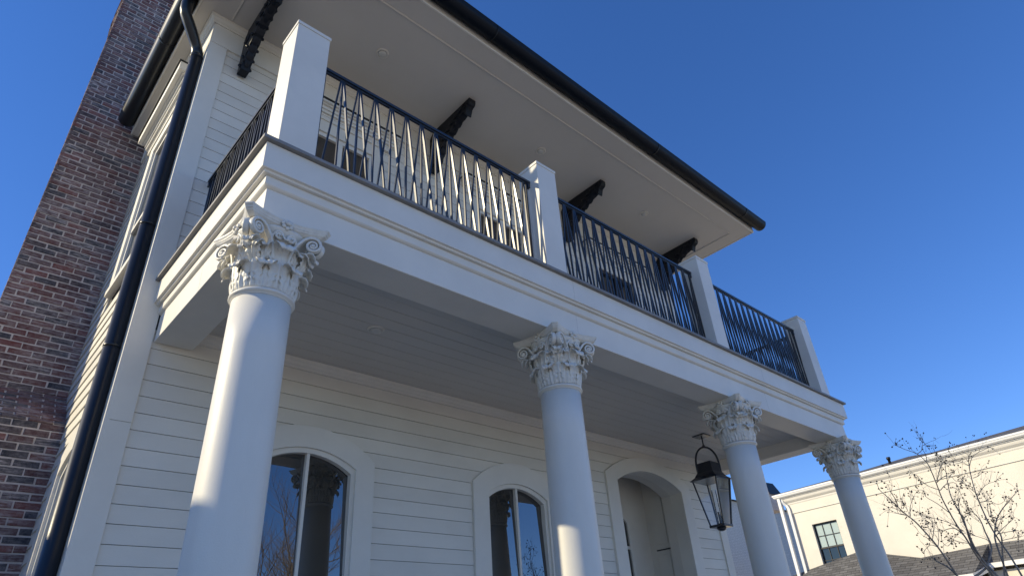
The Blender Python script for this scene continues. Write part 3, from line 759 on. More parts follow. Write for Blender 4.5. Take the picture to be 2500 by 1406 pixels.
# ---- corbels under the eaves ---------------------------------------------------
def corbel(x, w=.086):
    prof = [(0, 0), (.80, 0), (.808, -.02), (.806, -.065), (.79, -.095), (.765, -.105), (.745, -.120), (.738, -.150), (.715, -.215), (.690, -.190), (.675, -.145), (.640, -.150), (.60, -.165), (.565, -.160), (.545, -.190), (.51, -.215), (.475, -.205), (.455, -.235), (.42, -.262), (.385, -.255), (.365, -.285),
            (.335, -.315), (.30, -.312), (.282, -.345), (.255, -.378), (.225, -.38), (.212, -.42), (.19, -.455), (.165, -.462), (.158, -.50), (.142, -.535), (.120, -.545), (.112, -.585), (.10, -.622), (0, -.622)]
    y = WY-.026
    b = B(); b.prism(prof, lambda p, s_: (x+(w if s_ else 0), y-p[0], SZ-.001+p[1]))
    c = b.build('corbel', M['corbel'], H, bevel=.004, label='black carved scroll bracket under the eaves')
    for sx, s_ in ((x-.004, -1), (x+w+.004, 1)):
        r = B()
        # carved relief on each cheek: scrolls at both ends and running leaves along the arm
        ey = Vector((0, -1, 0)); ez = Vector((0, 0, 1))
        r.tube(spiral_path(Vector((sx, y-.70, SZ-.075)), ey, ez, .055, .012, 1.8, 0, n=30), [.007]*31, n=6)
        r.tube(spiral_path(Vector((sx, y-.115, SZ-.18)), ey, ez, .075, .015, 1.7, R(180), n=30), [.009]*31, n=6)
        for (a, z_, l_, an) in ((.58, -.09, .07, 160), (.50, -.12, .08, 170), (.41, -.15, .09, 185), (.33, -.20, .09, 200), (.25, -.27, .09, 215), (.17, -.36, .08, 235), (.11, -.45, .07, 250), (.07, -.54, .06, 262)):
            p0 = Vector((sx, y-a, SZ+z_)); dv = ey*math.cos(R(an))*-1 + ez*math.sin(R(an)); q = p0 + dv*l_*.9
            mid = (p0+q)/2 + Vector((s_*.006, 0, 0)); r.tube([p0, mid, q], [.012, .017, .003], n=7)
        r.build('carving', M['corbel'], c, kind='stuff')
    # overlapping carved leaves lying down the curved front, growing towards the wall foot
    r = B(); crv = random.Random(int(x*100))
    path_ = [(.775, -.10), (.70, -.150), (.62, -.152), (.54, -.190), (.46, -.232), (.385, -.262), (.315, -.315), (.25, -.378), (.20, -.44), (.155, -.51), (.12, -.575)]
    for i in range(len(path_)-1):
        a0, z0 = path_[i]; a1, z1 = path_[i+1]; t_ = Vector((0, -(a1-a0), z1-z0)); ln = t_.length; t_.normalize(); nrm = Vector((0, -t_.z, t_.y)); nrm = nrm if nrm.y < 0 or nrm.z < 0 else -nrm
        wid = w*crv.uniform(.40, .50)
        if i % 3 == 0: wid *= .72
        vs = []; n1, n2 = 7, 7
        for j in range(n1):
            v = j/(n1-1); q = Vector((x+w/2, y-a0, SZ+z0)) + t_*ln*(v*1.35-.15)
            for k in range(n2):
                uu = -1+2*k/(n2-1); ww = wid*math.sqrt(max(1-(2*v-1)**2*.80, .04))*(1-.12*abs(math.cos(3*math.pi*v)))
                hgt = .013*math.sin(v*math.pi*.92)*(1-.55*uu*uu) + .004*math.cos(uu*9) + .006*v
                vs.append(q + Vector((uu*ww, 0, 0)) + nrm*(hgt-.004))
        r.add(vs, [(j*n2+k, j*n2+k+1, (j+1)*n2+k+1, (j+1)*n2+k) for j in range(n1-1) for k in range(n2-1)], True)
    r.build('carved_leaf', M['corbel'], c, kind='stuff')
    return c
for x in (.192, 2.549, 4.935, 7.262): corbel(x)

# ---- recessed lights -------------------------------------------------------------
def downlight(x, y, z, r=.062, tilt=True):
    b = B(); b.lathe([(r*1.12, z), (r*1.12, z-.004), (r*.98, z-.012), (r*.80, z-.010), (r*.74, z-.001)], 32, (x, y))
    o = b.build('recessed_light', M['trim'], H)
    l_ = B(); l_.lathe([(r*.70, z-.001), (r*.70, z-.016), (r*.5, z-.024), (.001, z-.027)], 24, (x, y)); l_.build('lens', M['lens'], o)
for x, y in ((1.418, 1.256), (3.862, 1.268), (6.085, 1.263)): downlight(x, y, SZ-.0005)
downlight(1.43, 1.10, -.3435)

# ---- chimney ----------------------------------------------------------------------
CX0, CX1 = -.87, -.092
YU, YL, ZS1, ZS0, CTOP = 4.22, 3.73, -.22, -.64, 6.02
ch = B(); g = .0035
front = [(YL+g, GZ), (YL+g, ZS0), (YU+g, ZS1), (YU+g, CTOP)]
vs = []
for y, z in front: vs += [(CX0+g, y, z), (CX1, y, z)]
for y, z in front: vs += [(CX0+g, 5.4, z), (CX1, 5.4, z)]
ch.add(vs, [(0,1,3,2), (2,3,5,4), (4,5,7,6), (0,2,10,8), (2,4,12,10), (4,6,14,12), (1,9,11,3), (3,11,13,5), (5,13,15,7), (6,7,15,14), (8,10,11,9), (10,12,13,11), (12,14,15,13), (0,8,9,1)])
chim = ch.build('chimney', M['mortar'], H, label='tall exterior chimney of weathered reclaimed brick')
COURSE, BLEN, JT = .0665, .196, .0135
def brick_verts(lx, lz, d, rr):
    """one brick: face towards -Y, slightly irregular, origin at lower-left of the face; 4 corners chamfered"""
    j = lambda s_: rr.uniform(-s_, s_)
    c = .004
    v = []
    for (x, z, sx, sz) in ((0, 0, 1, 1), (lx, 0, -1, 1), (lx, lz, -1, -1), (0, lz, 1, -1)):
        v.append((x+sx*c+j(.0045), -.001+j(.0025), z+sz*c+j(.0035)))
    for (x, z) in ((0, 0), (lx, 0), (lx, lz), (0, lz)): v.append((x+j(.002), c+.001, z+j(.002)))
    for (x, z) in ((0, 0), (lx, 0), (lx, lz), (0, lz)): v.append((x, d, z))
    f = [(0,1,2,3), (0,4,5,1), (1,5,6,2), (2,6,7,3), (3,7,4,0), (4,8,9,5), (5,9,10,6), (6,10,11,7), (7,11,8,4), (8,11,10,9)]
    return v, f
rr = random.Random(11)
full = []; half = []
for _ in range(7):
    v, f = brick_verts(BLEN-JT, COURSE-JT, .03, rr); full.append(B().add(v, f).mesh('brick', M['brick']))
    v, f = brick_verts(BLEN/2-JT*.9, COURSE-JT, .03, rr); half.append(B().add(v, f).mesh('brick', M['brick']))
rest = B(); count = 0
def lay(x, lx, y, z, tilt=0.0, single=True, kind=0):
    global count
    if single and count < 300:
        me = rr.choice(full if kind == 0 else half)
        inst(me, 'brick', chim, (x+rr.uniform(-.003, .003), y-rr.uniform(0, .006)-(.003 if tilt else 0), z+rr.uniform(-.0015, .0015)), (tilt, rr.uniform(-.012, .012), 0)); count += 1
    else:
        v, f = brick_verts(lx, COURSE-JT, .03, rr); ct, st = math.cos(tilt), math.sin(tilt); dy = rr.uniform(0, .006)+(.003 if tilt else 0)
        rest.add([(x+a, y-dy+b_*ct-c_*st, z+b_*st+c_*ct) for a, b_, c_ in v], f)
def courses(z_from, z_to, yface, tilt=0.0, y_to=None, single=True, start=0):
    ln = math.hypot(z_to-z_from, (y_to-yface) if y_to is not None else 0); n = int(round(ln/COURSE)); out = start
    for k_ in range(n):
        t = k_/n; z = z_from+(z_to-z_from)*t+.004; y = yface + ((y_to-yface)*t if y_to is not None else 0)
        x = CX0; odd = (k_+start) % 2; out = k_+1+start
        if odd:
            lay(x, BLEN/2-JT*.9, y, z, tilt, single, 1); x += BLEN/2
        while x+BLEN <= CX1+.02:
            lay(x, BLEN-JT, y, z, tilt, single, 0); x += BLEN
        if CX1-x > .03: 
            w_ = CX1-x-.004
            v, f = brick_verts(w_, COURSE-JT, .03, rr)
            if single and count < 300 and w_ > .05: lay(x, w_, y, z, tilt, True, 1) if abs(w_-BLEN/2) < .02 else rest.add([(x+a, y+b_*math.cos(tilt)-c_*math.sin(tilt), z+b_*math.sin(tilt)+c_*math.cos(tilt)) for a, b_, c_ in v], f)
            else: rest.add([(x+a, y+b_*math.cos(tilt)-c_*math.sin(tilt), z+b_*math.sin(tilt)+c_*math.cos(tilt)) for a, b_, c_ in v], f)
    return out
zlow = ZS0 - COURSE*int((ZS0+2.75)/COURSE)
s0 = courses(zlow, ZS0, YL)
tl = -math.atan2(YU-YL, ZS1-ZS0)
s1 = courses(ZS0, ZS1, YL, tilt=tl, y_to=YU, start=s0)
courses(ZS1, CTOP-.35, YU, start=s1)
courses(GZ, zlow-.01, YL, single=False)
# corbelled top courses
for k_ in range(5):
    z = CTOP-.35+k_*COURSE; o_ = .005*(k_+1)
    x = CX0-o_
    while x < CX1+o_-.02:
        lay(x, min(BLEN-JT, CX1+o_-x), YU-o_, z+.004, single=False); x += BLEN
    y = YU-o_
    while y < 5.4:
        v, f = brick_verts(min(BLEN-JT, 5.4-y), COURSE-JT, .03, rr); rest.add([(CX0-o_+b_, y+a, z+.004+c_) for a, b_, c_ in v], [tuple(reversed(q)) for q in f]); y += BLEN
# left flank
zz = GZ; k_ = 0
while zz < CTOP-.36:
    yb = YL if zz < ZS0 else (YU if zz > ZS1 else YL+(YU-YL)*(zz-ZS0)/(ZS1-ZS0)); y = yb + (BLEN/2 if k_ % 2 else 0) 
    if k_ % 2: v, f = brick_verts(BLEN/2-JT, COURSE-JT, .03, rr); rest.add([(CX0+b_, yb+a+.002, zz+c_) for a, b_, c_ in v], [tuple(reversed(q)) for q in f])
    while y+BLEN < 5.42:
        v, f = brick_verts(BLEN-JT, COURSE-JT, .03, rr); rest.add([(CX0+b_, y+a+.002, zz+c_) for a, b_, c_ in v], [tuple(reversed(q)) for q in f]); y += BLEN
    zz += COURSE; k_ += 1
rest.build('brick', M['brick'], chim, kind='stuff')

# =================================================================== LANTERN
def lantern(x, y):
    t = empty('porch_lantern', (x, y, -.3435), 'black hanging glass lantern under the porch ceiling between the second and third columns', 'lantern')
    zt = 0
    p = B(); p.box(-.085, .085, -.085, .085, -.014, -.001); pl = p.build('ceiling_plate', M['iron'], t, bevel=.004)
    pl.rotation_euler = (0, 0, R(0))
    B().tube([(0,0,-.012), (0,0,-.125)], .009, n=10).build('stem', M['iron'], t)
    B().lathe([(.005, -.118), (.017, -.124), (.020, -.136), (.012, -.150), (.004, -.152)], 16).build('hook_knuckle', M['iron'], t)
    arc = []
    for i in range(25):
        a = math.pi*i/24; arc.append((-.142*math.cos(a), .0, -.148 - .255*(1-math.sin(a)**.8)))
    arc = [(-.138, 0, -.50)] + arc + [(.138, 0, -.50)]
    arc = [(a*.7071, -a*.7071, z_) for a, _, z_ in arc]
    B().tube(arc, 1.0, sq=(.013, .022), up=(.7071, .7071, 0)).build('handle', M['iron'], t)
    # roof: flared pagoda profile with a flat top
    prof = [(.090, -.350), (.094, -.355), (.098, -.41), (.110, -.47), (.138, -.520), (.176, -.552), (.188, -.560), (.178, -.566)]
    b = B(); vs = []
    for h, z in prof: vs += [(-h, -h, z), (h, -h, z), (h, h, z), (-h, h, z)]
    fs = [(0,1,2,3)] + [(j*4+q, j*4+(q+1) % 4, (j+1)*4+(q+1) % 4, (j+1)*4+q) for j in range(len(prof)-1) for q in range(4)]
    fs.append(tuple((len(prof)-1)*4+i for i in (3,2,1,0)))
    b.add(vs, fs).build('roof', M['iron'], t)
    T_, Bt, zt_, zb_ = .160, .088, -.566, -1.09
    b = B()
    for sx, sy in ((-1,-1),(1,-1),(1,1),(-1,1)):
        b2 = B().tube([(sx*T_, sy*T_, zt_), (sx*Bt, sy*Bt, zb_)], 1.0, sq=(.014, .014)); b2.build('corner_bar', M['iron'], t)
    B().box(-Bt-.012, Bt+.012, -Bt-.012, Bt+.012, zb_-.022, zb_+.006).build('base', M['iron'], t, bevel=.003)
    B().lathe([(.055, zb_-.0225), (.050, zb_-.045), (.030, zb_-.058), (.012, zb_-.062)], 20).build('finial', M['iron'], t)
    for (a0, a1) in (((-1,-1),(1,-1)), ((1,-1),(1,1)), ((1,1),(-1,1)), ((-1,1),(-1,-1))):
        k1, k2 = T_-.004, Bt-.002
        B().add([(a0[0]*k1, a0[1]*k1, zt_), (a1[0]*k1, a1[1]*k1, zt_), (a1[0]*k2, a1[1]*k2, zb_+.007), (a0[0]*k2, a0[1]*k2, zb_+.007)], [(0,1,2,3)]).build('glass_pane', M['clear'], t)
    B().lathe([(.022, zb_+.006), (.022, zb_+.02), (.010, zb_+.03), (.010, zb_+.15), (.013, zb_+.155)], 14).build('burner', M['iron'], t)
    B().tube([(.03, .0, zb_+.007), (.03, 0, zb_+.13)], .007, n=8).build('burner_tube', M['iron'], t)
    B().lathe([(.028, zb_+.008), (.028, zb_+.30), (.026, zb_+.42)], 18, capt=False, capb=False).build('glass_chimney', M['clear'], t)
lantern(6.295, 1.25)

# =================================================================== CREAM HOUSE (right, behind)
u = Vector((-0.09300376, -0.99566576, 0)); Nn = Vector((0.99566576, -0.09300376, 0)); P0 = Vector((22.494, 8.302, 0))
def W(s_, off, z): return tuple(P0 + u*s_ + Nn*off + Vector((0, 0, z)))
def wbox(b, s0, s1, o0, o1, z0, z1):
    b.add([W(s0,o0,z0), W(s1,o0,z0), W(s1,o1,z0), W(s0,o1,z0), W(s0,o0,z1), W(s1,o0,z1), W(s1,o1,z1), W(s0,o1,z1)],
          [(0,3,2,1),(4,5,6,7),(0,1,5,4),(1,2,6,5),(2,3,7,6),(3,0,4,7)]); return b
ch_ = empty('cream_house', (P0.x+3, P0.y-5, GZ), 'cream stucco house with moulded cornice behind the bare tree at far right', 'house')
ch_.location = (0, 0, 0)
WO = .30     # wall face offset behind the eave line
# wall with a hole for the window
ws0, ws1, wz0, wz1 = 1.09, 2.00, -.62, .955
b = B(); wbox(b, .34, ws0, WO, WO+.3, GZ, 1.95); wbox(b, ws1, 14, WO, WO+.3, GZ, 1.95); wbox(b, ws0, ws1, WO, WO+.3, wz1, 1.95); wbox(b, ws0, ws1, WO, WO+.3, GZ, wz0); wbox(b, .34, .64, WO+.3, WO+9, GZ, 1.95)
cw = b.build('wall', M['stucco'], ch_)
wbox(B(), .30, 14, WO-.035, WO-.001, 1.44, 1.455).build('frieze_band', M['corn'], ch_)
b = B(); wbox(b, .31, 14, WO-.03, WO-.001, 1.455, 1.74); b.build('frieze', M['stucco'], ch_)
def wsweep(name, prof, mtl, s0=.34, s1=14):
    b = B(); k = len(prof); vs = [W(s0-o_, WO-o_, z) for o_, z in prof] + [W(s1, WO-o_, z) for o_, z in prof]
    b.add(vs, [(i, (i+1) % k, k+(i+1) % k, k+i) for i in range(k)] + [tuple(reversed(range(k))), tuple(range(k, 2*k))]); return b.build(name, mtl, ch_)
wsweep('cornice', [(.0, 1.74), (.035, 1.74), (.05, 1.77), (.055, 1.80), (.09, 1.83), (.13, 1.87), (.15, 1.92), (.16, 1.96), (.19, 1.965), (.19, 1.985), (.0, 1.985)], M['corn'])
wsweep('gutter', [(.185, 1.99), (.24, 2.00), (.275, 2.03), (.285, 2.08), (.30, 2.085), (.30, 2.135), (.0, 2.135), (.0, 1.99)], M['white_metal'])
# window
wn = B(); fr_o = WO+.09
wbox(wn, ws0, ws0+.05, fr_o, fr_o+.06, wz0, wz1); wbox(wn, ws1-.05, ws1, fr_o, fr_o+.06, wz0, wz1); wbox(wn, ws0+.05, ws1-.05, fr_o, fr_o+.06, wz1-.05, wz1); wbox(wn, ws0+.05, ws1-.05, fr_o, fr_o+.06, wz0, wz0+.05)
wbox(wn, ws0+.05, ws1-.05, fr_o-.01, fr_o+.05, .14, .19)
wn = wn.build('window', M['flash'], ch_)
for i in range(1, 3):
    s_ = ws0+(ws1-ws0)*i/3; wbox(B(), s_-.010, s_+.010, fr_o+.005, fr_o+.035, wz0+.05, wz1-.05).build('muntin', M['flash'], wn)
for z_ in (-.23, .55): wbox(B(), ws0+.05, ws1-.05, fr_o+.004, fr_o+.036, z_-.010, z_+.010).build('muntin', M['flash'], wn)
zs_ = [wz0+.05, -.23, .165, .55, wz1-.05]
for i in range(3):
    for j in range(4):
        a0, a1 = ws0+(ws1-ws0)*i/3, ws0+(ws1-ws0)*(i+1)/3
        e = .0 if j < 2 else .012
        B().add([W(a0, fr_o+.03, zs_[j]), W(a1, fr_o+.03, zs_[j]), W(a1, fr_o+.03, zs_[j+1]), W(a0, fr_o+.03, zs_[j+1])], [(0,1,2,3)]).build('pane', M['glass2'] if j < 2 else M['reflection_pane'], wn)
wbox(B(), ws0-.02, ws1+.02, WO-.03, WO+.09, wz0-.06, wz0).build('sill', M['corn'], wn)
# downspout at the corner
pth = [W(.30, .16, 2.0), W(.30, .16, 1.86), W(.40, .22, 1.74), W(.44, .23, 1.62), W(.44, .23, -.6)]
B().tube(pth, 1.0, sq=(.075, .09)).build('downspout', M['white_metal'], ch_)
B().tube([W(.22, .12, 2.02), W(.22, .12, -.7)], 1.0, sq=(.11, .10)).build('corner_trim', M['white_metal'], ch_)
# roof above, hipped, irregular ridge
rp = [(-.05, 2.14, 0), (14, 2.14, 0)]
ridge = [(-.05, 2.16, .05), (2.2, 2.62, 2.0), (3.95, 2.92, 3.0), (4.7, 2.85, 3.0), (7.5, 2.97, 3.2), (9.2, 2.95, 3.4), (14, 3.3, 4)]
b = B(); lo = [W(s_, 0, 2.137) for s_, _, _ in ridge]; hi = [W(s_, o_, z_) for s_, z_, o_ in ridge]; bk = [W(s_, o_+4, 2.0) for s_, z_, o_ in ridge]
n_ = len(ridge)
b.add(lo+hi+bk, [(i, i+1, n_+i+1, n_+i) for i in range(n_-1)] + [(n_+i, n_+i+1, 2*n_+i+1, 2*n_+i) for i in range(n_-1)])
b.build('roof', M['shingle'], ch_)
b = B(); c_ = Vector(W(3.98, 1.2, 0)); b.lathe([(.045, 2.2), (.045, 2.58), (.065, 2.585), (.065, 2.66), (.045, 2.665)], 12, (c_.x, c_.y)).build('vent_pipe', M['flash'], ch_)
cc = B(); wbox(cc, -1.7, -.76, 1.2, 2.0, 1.9, 2.50); chb = cc.build('chimney', M['mortar'], ch_)
cc = B(); vs = [W(-1.75,1.15,2.50), W(-.70,1.15,2.50), W(-.70,2.05,2.50), W(-1.75,2.05,2.50), W(-1.6,1.3,3.0), W(-.90,1.3,3.0), W(-.90,1.9,3.0), W(-1.6,1.9,3.0)]
cc.add(vs, [(0,3,2,1),(4,5,6,7),(0,1,5,4),(1,2,6,5),(2,3,7,6),(3,0,4,7)]).build('chimney_cap', M['flash'], chb)
# low wing with hipped shingle roofs and white eaves gutter
def poly(b, pts): b.add(pts, [tuple(range(len(pts)))])
b = B()
A = [W(-3.2, WO-.002, -1.0), W(2.44, WO-.002, -.13), W(4.22, WO-.002, -.60), W(6.12, WO-.002, -.52), W(14, WO-.002, -.75)]
E_ = [W(-3.2, -2.2, -1.62), W(4.2, -1.6, -1.36), W(6.10, -1.6, -1.36), W(6.12, -.4, -1.12), W(14, -.4, -1.15)]
poly(b, [A[0], A[1], E_[1], E_[0]]); poly(b, [A[1], A[2], E_[1]]); poly(b, [A[2], A[3], E_[2], E_[1]]); poly(b, [A[3], A[4], E_[4], E_[3]]); poly(b, [A[3], E_[3], E_[2]])
b.build('lower_roof', M['shingle'], ch_)
b = B(); b.tube([tuple(Vector(E_[0])+Vector((-.04,0,-.04))), tuple(Vector(E_[1])+Vector((-.04,0,-.04))), tuple(Vector(E_[2])+Vector((-.04,0,-.04))), tuple(Vector(E_[3])+Vector((0,-.04,-.04)))], 1.0, sq=(.13, .12), up=(0, 0, 1)); b.tube([E_[3], E_[4]], 1.0, sq=(.12, .12), up=(0, 0, 1))
b.build('lower_gutter', M['white_metal'], ch_)
b = B(); wbox(b, -3.1, 6.0, -1.35, WO, GZ, -1.46); wbox(b, 6.0, 14, -.25, WO, GZ, -1.25); b.build('lower_wall', M['stucco'], ch_)

# =================================================================== WHITE BRICK HOUSE
wh = empty('white_brick_house', (0, 0, 0), 'white painted brick house seen between the house corner and the third column', 'house')
b = B(); b.box(22.5, 38, 14, 22, GZ, 3.93)
b.build('wall', M['whitebrick'], wh)
b = B(); b.add([(22.3,13.8,3.94),(38.2,13.8,3.94),(38.2,18,4.6),(22.3,18,4.6)], [(0,1,2,3)]).build('roof', M['shingleX'], wh)
sw_ = B(); sw_.box(30.08, 31.0, 13.9, 13.998, -1.3, .17); sw_ = sw_.build('window', M['flash'], wh)
for i in range(3):
    for j in range(4):
        x0 = 30.14+i*.275; z0 = -1.24+j*.34
        B().box(x0, x0+.25, 13.88, 13.895, z0, z0+.315).build('pane', M['glass2'], sw_)

# =================================================================== NEIGHBOUR ON THE LEFT (outside the frame, throws the low shade)
nb = empty('neighbour_house', (0, 0, 0), 'plain cottage with a low eave standing to the left of the white house', 'house')
B().box(-11, -4.6, 1.6, 12, GZ, .55).build('wall', M['stucco'], nb)
b = B(); b.add([(-11.4,1.2,.62),(-4.2,1.2,.62),(-4.2,12.4,.62),(-11.4,12.4,.62),(-7.8,4.5,2.2),(-7.8,9,2.2)], [(0,1,4),(1,2,5,4),(2,3,5),(3,0,4,5),(3,2,1,0)]).build('roof', M['shingle'], nb)

# =================================================================== BARE CRAPE MYRTLE (right)
STEMS = [[[6.948,-0.799,-2.23],[6.886,-0.789,-2.125],[6.789,-0.77,-1.965],[6.701,-0.737,-1.831],[6.624,-0.701,-1.721],[6.575,-0.667,-1.661],[6.516,-0.631,-1.584],[6.451,-0.597,-1.492],[6.389,-0.558,-1.409],[6.359,-0.564,-1.347]],[[6.575,-0.667,-1.661],[6.536,-0.605,-1.636],[6.496,-0.549,-1.589]],[[6.58,-0.691,-1.675],[6.603,-0.701,-1.611],[6.628,-0.724,-1.554],[6.661,-0.764,-1.489]],[[6.516,-0.631,-1.584],[6.523,-0.628,-1.496],[6.526,-0.609,-1.426],[6.532,-0.608,-1.348]],[[6.524,-0.665,-1.601],[6.515,-0.688,-1.574],[6.496,-0.687,-1.539]],[[6.784,-0.747,-1.895],[6.787,-0.784,-1.823],[6.787,-0.809,-1.743]],[[6.789,-0.77,-1.965],[6.796,-0.805,-1.888],[6.799,-0.826,-1.809]],[[7.501,-0.971,-2.234],[7.407,-0.926,-2.06],[7.353,-0.915,-1.945],[7.315,-0.908,-1.86],[7.264,-0.892,-1.753],[7.208,-0.885,-1.624],[7.15,-0.882,-1.484],[7.1,-0.897,-1.345],[7.052,-0.908,-1.215],[7.017,-0.908,-1.127],[6.96,-0.864,-1.029],[6.891,-0.778,-0.963],[6.844,-0.722,-0.913]],[[7.208,-0.885,-1.624],[7.228,-0.797,-1.504],[7.241,-0.716,-1.417],[7.257,-0.71,-1.344]],[[7.103,-0.911,-1.405],[7.044,-0.844,-1.363],[6.991,-0.797,-1.301],[6.963,-0.789,-1.245]],[[7.102,-0.905,-1.324],[7.103,-0.964,-1.222],[7.106,-1.013,-1.164],[7.105,-1.034,-1.116]],[[7.264,-0.892,-1.753],[7.246,-0.806,-1.689],[7.231,-0.73,-1.649],[7.217,-0.667,-1.627]],[[7.103,-0.911,-1.405],[7.112,-0.973,-1.361],[7.123,-1.046,-1.354],[7.125,-1.072,-1.393],[7.121,-1.066,-1.437]],[[7.102,-0.905,-1.324],[7.126,-0.978,-1.28],[7.148,-1.043,-1.287],[7.159,-1.063,-1.336],[7.176,-1.113,-1.357]],[[7.315,-0.908,-1.86],[7.333,-0.856,-1.769],[7.336,-0.776,-1.754],[7.337,-0.706,-1.781],[7.352,-0.676,-1.863],[7.376,-0.704,-1.91],[7.405,-0.756,-1.862]],[[7.017,-0.908,-1.127],[7.056,-0.917,-1.04],[7.088,-0.901,-0.959],[7.136,-0.927,-0.86]],[[6.96,-0.864,-1.029],[6.96,-0.917,-1.007],[6.955,-0.942,-0.961],[6.954,-0.977,-0.97]],[[7.498,-0.957,-2.123],[7.521,-0.889,-1.92],[7.562,-0.9,-1.675],[7.583,-0.873,-1.507],[7.602,-0.864,-1.374],[7.634,-0.889,-1.195],[7.661,-0.919,-1.051]],[[7.158,-0.914,-1.535],[7.18,-0.959,-1.509],[7.207,-1.017,-1.501]],[[7.562,-0.9,-1.675],[7.559,-0.927,-1.635],[7.56,-0.985,-1.623]],[[7.498,-0.956,-2.175],[7.359,-0.944,-1.97],[7.271,-0.962,-1.819],[7.198,-0.974,-1.697],[7.14,-1.002,-1.588],[7.11,-1.046,-1.523]],[[7.946,-1.119,-2.239],[8.052,-1.071,-2.028],[8.132,-1.017,-1.858],[8.217,-0.974,-1.67],[8.312,-0.947,-1.451],[8.385,-0.939,-1.279],[8.471,-0.948,-1.076],[8.519,-0.965,-0.968],[8.595,-1.042,-0.842],[8.717,-1.206,-0.771]],[[8.519,-0.965,-0.968],[8.492,-0.919,-0.92],[8.457,-0.847,-0.88]],[[8.385,-0.937,-1.342],[8.385,-1.027,-1.26],[8.388,-1.097,-1.225],[8.392,-1.178,-1.217]],[[8.315,-0.96,-1.416],[8.369,-1.037,-1.414],[8.421,-1.096,-1.458],[8.466,-1.163,-1.43]],[[8.473,-0.955,-1.117],[8.492,-1.014,-1.103],[8.509,-1.067,-1.061]],[[8.519,-0.965,-0.968],[8.52,-0.978,-0.904],[8.526,-1.012,-0.844]],[[8.223,-1.004,-1.592],[8.259,-1.021,-1.471],[8.303,-1.062,-1.34]],[[8.384,-0.934,-1.291],[8.344,-0.908,-1.238],[8.309,-0.89,-1.187],[8.281,-0.883,-1.137]],[[7.919,-1.002,-2.225],[7.997,-1.007,-1.888],[8.03,-1.037,-1.766],[8.07,-1.096,-1.646],[8.113,-1.177,-1.552],[8.154,-1.259,-1.482],[8.21,-1.372,-1.381]],[[8.126,-0.991,-1.82],[8.135,-1.094,-1.745],[8.144,-1.201,-1.683],[8.148,-1.243,-1.655]],[[8.031,-1.044,-1.801],[8.01,-1.154,-1.799],[7.989,-1.248,-1.806],[7.972,-1.295,-1.837]],[[8.031,-1.042,-1.778],[8.058,-1.097,-1.705],[8.076,-1.135,-1.653]],[[7.493,-0.937,-2.152],[7.607,-1.031,-1.97],[7.684,-1.018,-1.799],[7.735,-1.009,-1.681],[7.771,-0.971,-1.59],[7.795,-0.923,-1.532]],[[7.607,-1.031,-1.97],[7.583,-1.036,-1.896],[7.526,-0.959,-1.844],[7.495,-0.912,-1.827]],[[7.522,-0.893,-1.91],[7.515,-0.784,-1.87],[7.513,-0.727,-1.828]],[[7.913,-0.975,-2.222],[7.882,-1.047,-2.011],[7.861,-1.105,-1.857],[7.836,-1.099,-1.757],[7.813,-1.108,-1.647],[7.802,-1.13,-1.573]],[[8.136,-1.036,-1.861],[8.182,-1.124,-1.85],[8.217,-1.19,-1.847]],[[6.948,-0.799,-2.23],[6.966,-0.741,-2.135],[6.976,-0.661,-2.072],[6.984,-0.624,-2.025]],[[6.789,-0.77,-1.965],[6.755,-0.72,-1.939],[6.705,-0.642,-2.001]]]
t = empty('crape_myrtle', (0, 0, 0), 'bare multi-stemmed small tree with dry seed pods in front of the cream house', 'tree')
tr = random.Random(5)
trunk = B(); twigs = B(); pods = B()
def pod(p, r):
    r *= tr.uniform(.7, 1.25); q = Vector((tr.uniform(-1,1), tr.uniform(-1,1), tr.uniform(-1,1))).normalized()
    a = q.orthogonal().normalized(); c = q.cross(a)
    vs = [p+q*r*1.25, p-q*r*1.25] + [p+(a*math.cos(k*math.pi/2.5)+c*math.sin(k*math.pi/2.5))*r for k in range(5)]
    pods.add(vs, [(0, 2+k, 2+(k+1) % 5) for k in range(5)] + [(1, 2+(k+1) % 5, 2+k) for k in range(5)], True)
def smooth_path(pl, sub=3):
    P = [Vector(p) for p in pl]; out = []
    for i in range(len(P)-1):
        p0, p1, p2, p3 = P[max(i-1, 0)], P[i], P[i+1], P[min(i+2, len(P)-1)]
        for k in range(sub):
            t_ = k/sub; out.append(.5*((2*p1)+(p2-p0)*t_+(2*p0-5*p1+4*p2-p3)*t_*t_+(3*p1-p0-3*p2+p3)*t_**3))
    out.append(P[-1]); return out
def twig(p, d, ln, r, depth):
    n = 5; pts = [p.copy()]; dd = d.normalized()
    for i in range(n):
        dd = (dd + Vector((tr.uniform(-.35,.35), tr.uniform(-.35,.35), tr.uniform(-.12,.30)))).normalized(); pts.append(pts[-1]+dd*ln/n)
    twigs.tube(pts, [r*(1-.75*i/n) for i in range(n+1)], n=4, cap=False)
    if depth > 0:
        for i in range(1, n+1):
            if tr.random() < .62: twig(pts[i], dd+Vector((tr.uniform(-1,1), tr.uniform(-1,1), tr.uniform(-.4,.8)))*.9, ln*.55, r*.55, depth-1)
    elif tr.random() < .5:
        for i in range(tr.randint(1, 3)): pod(pts[-1]+Vector((tr.uniform(-1,1), tr.uniform(-1,1), tr.uniform(-1,1)))*.016, .0075)
base = Vector((8.35, -1.55, GZ))
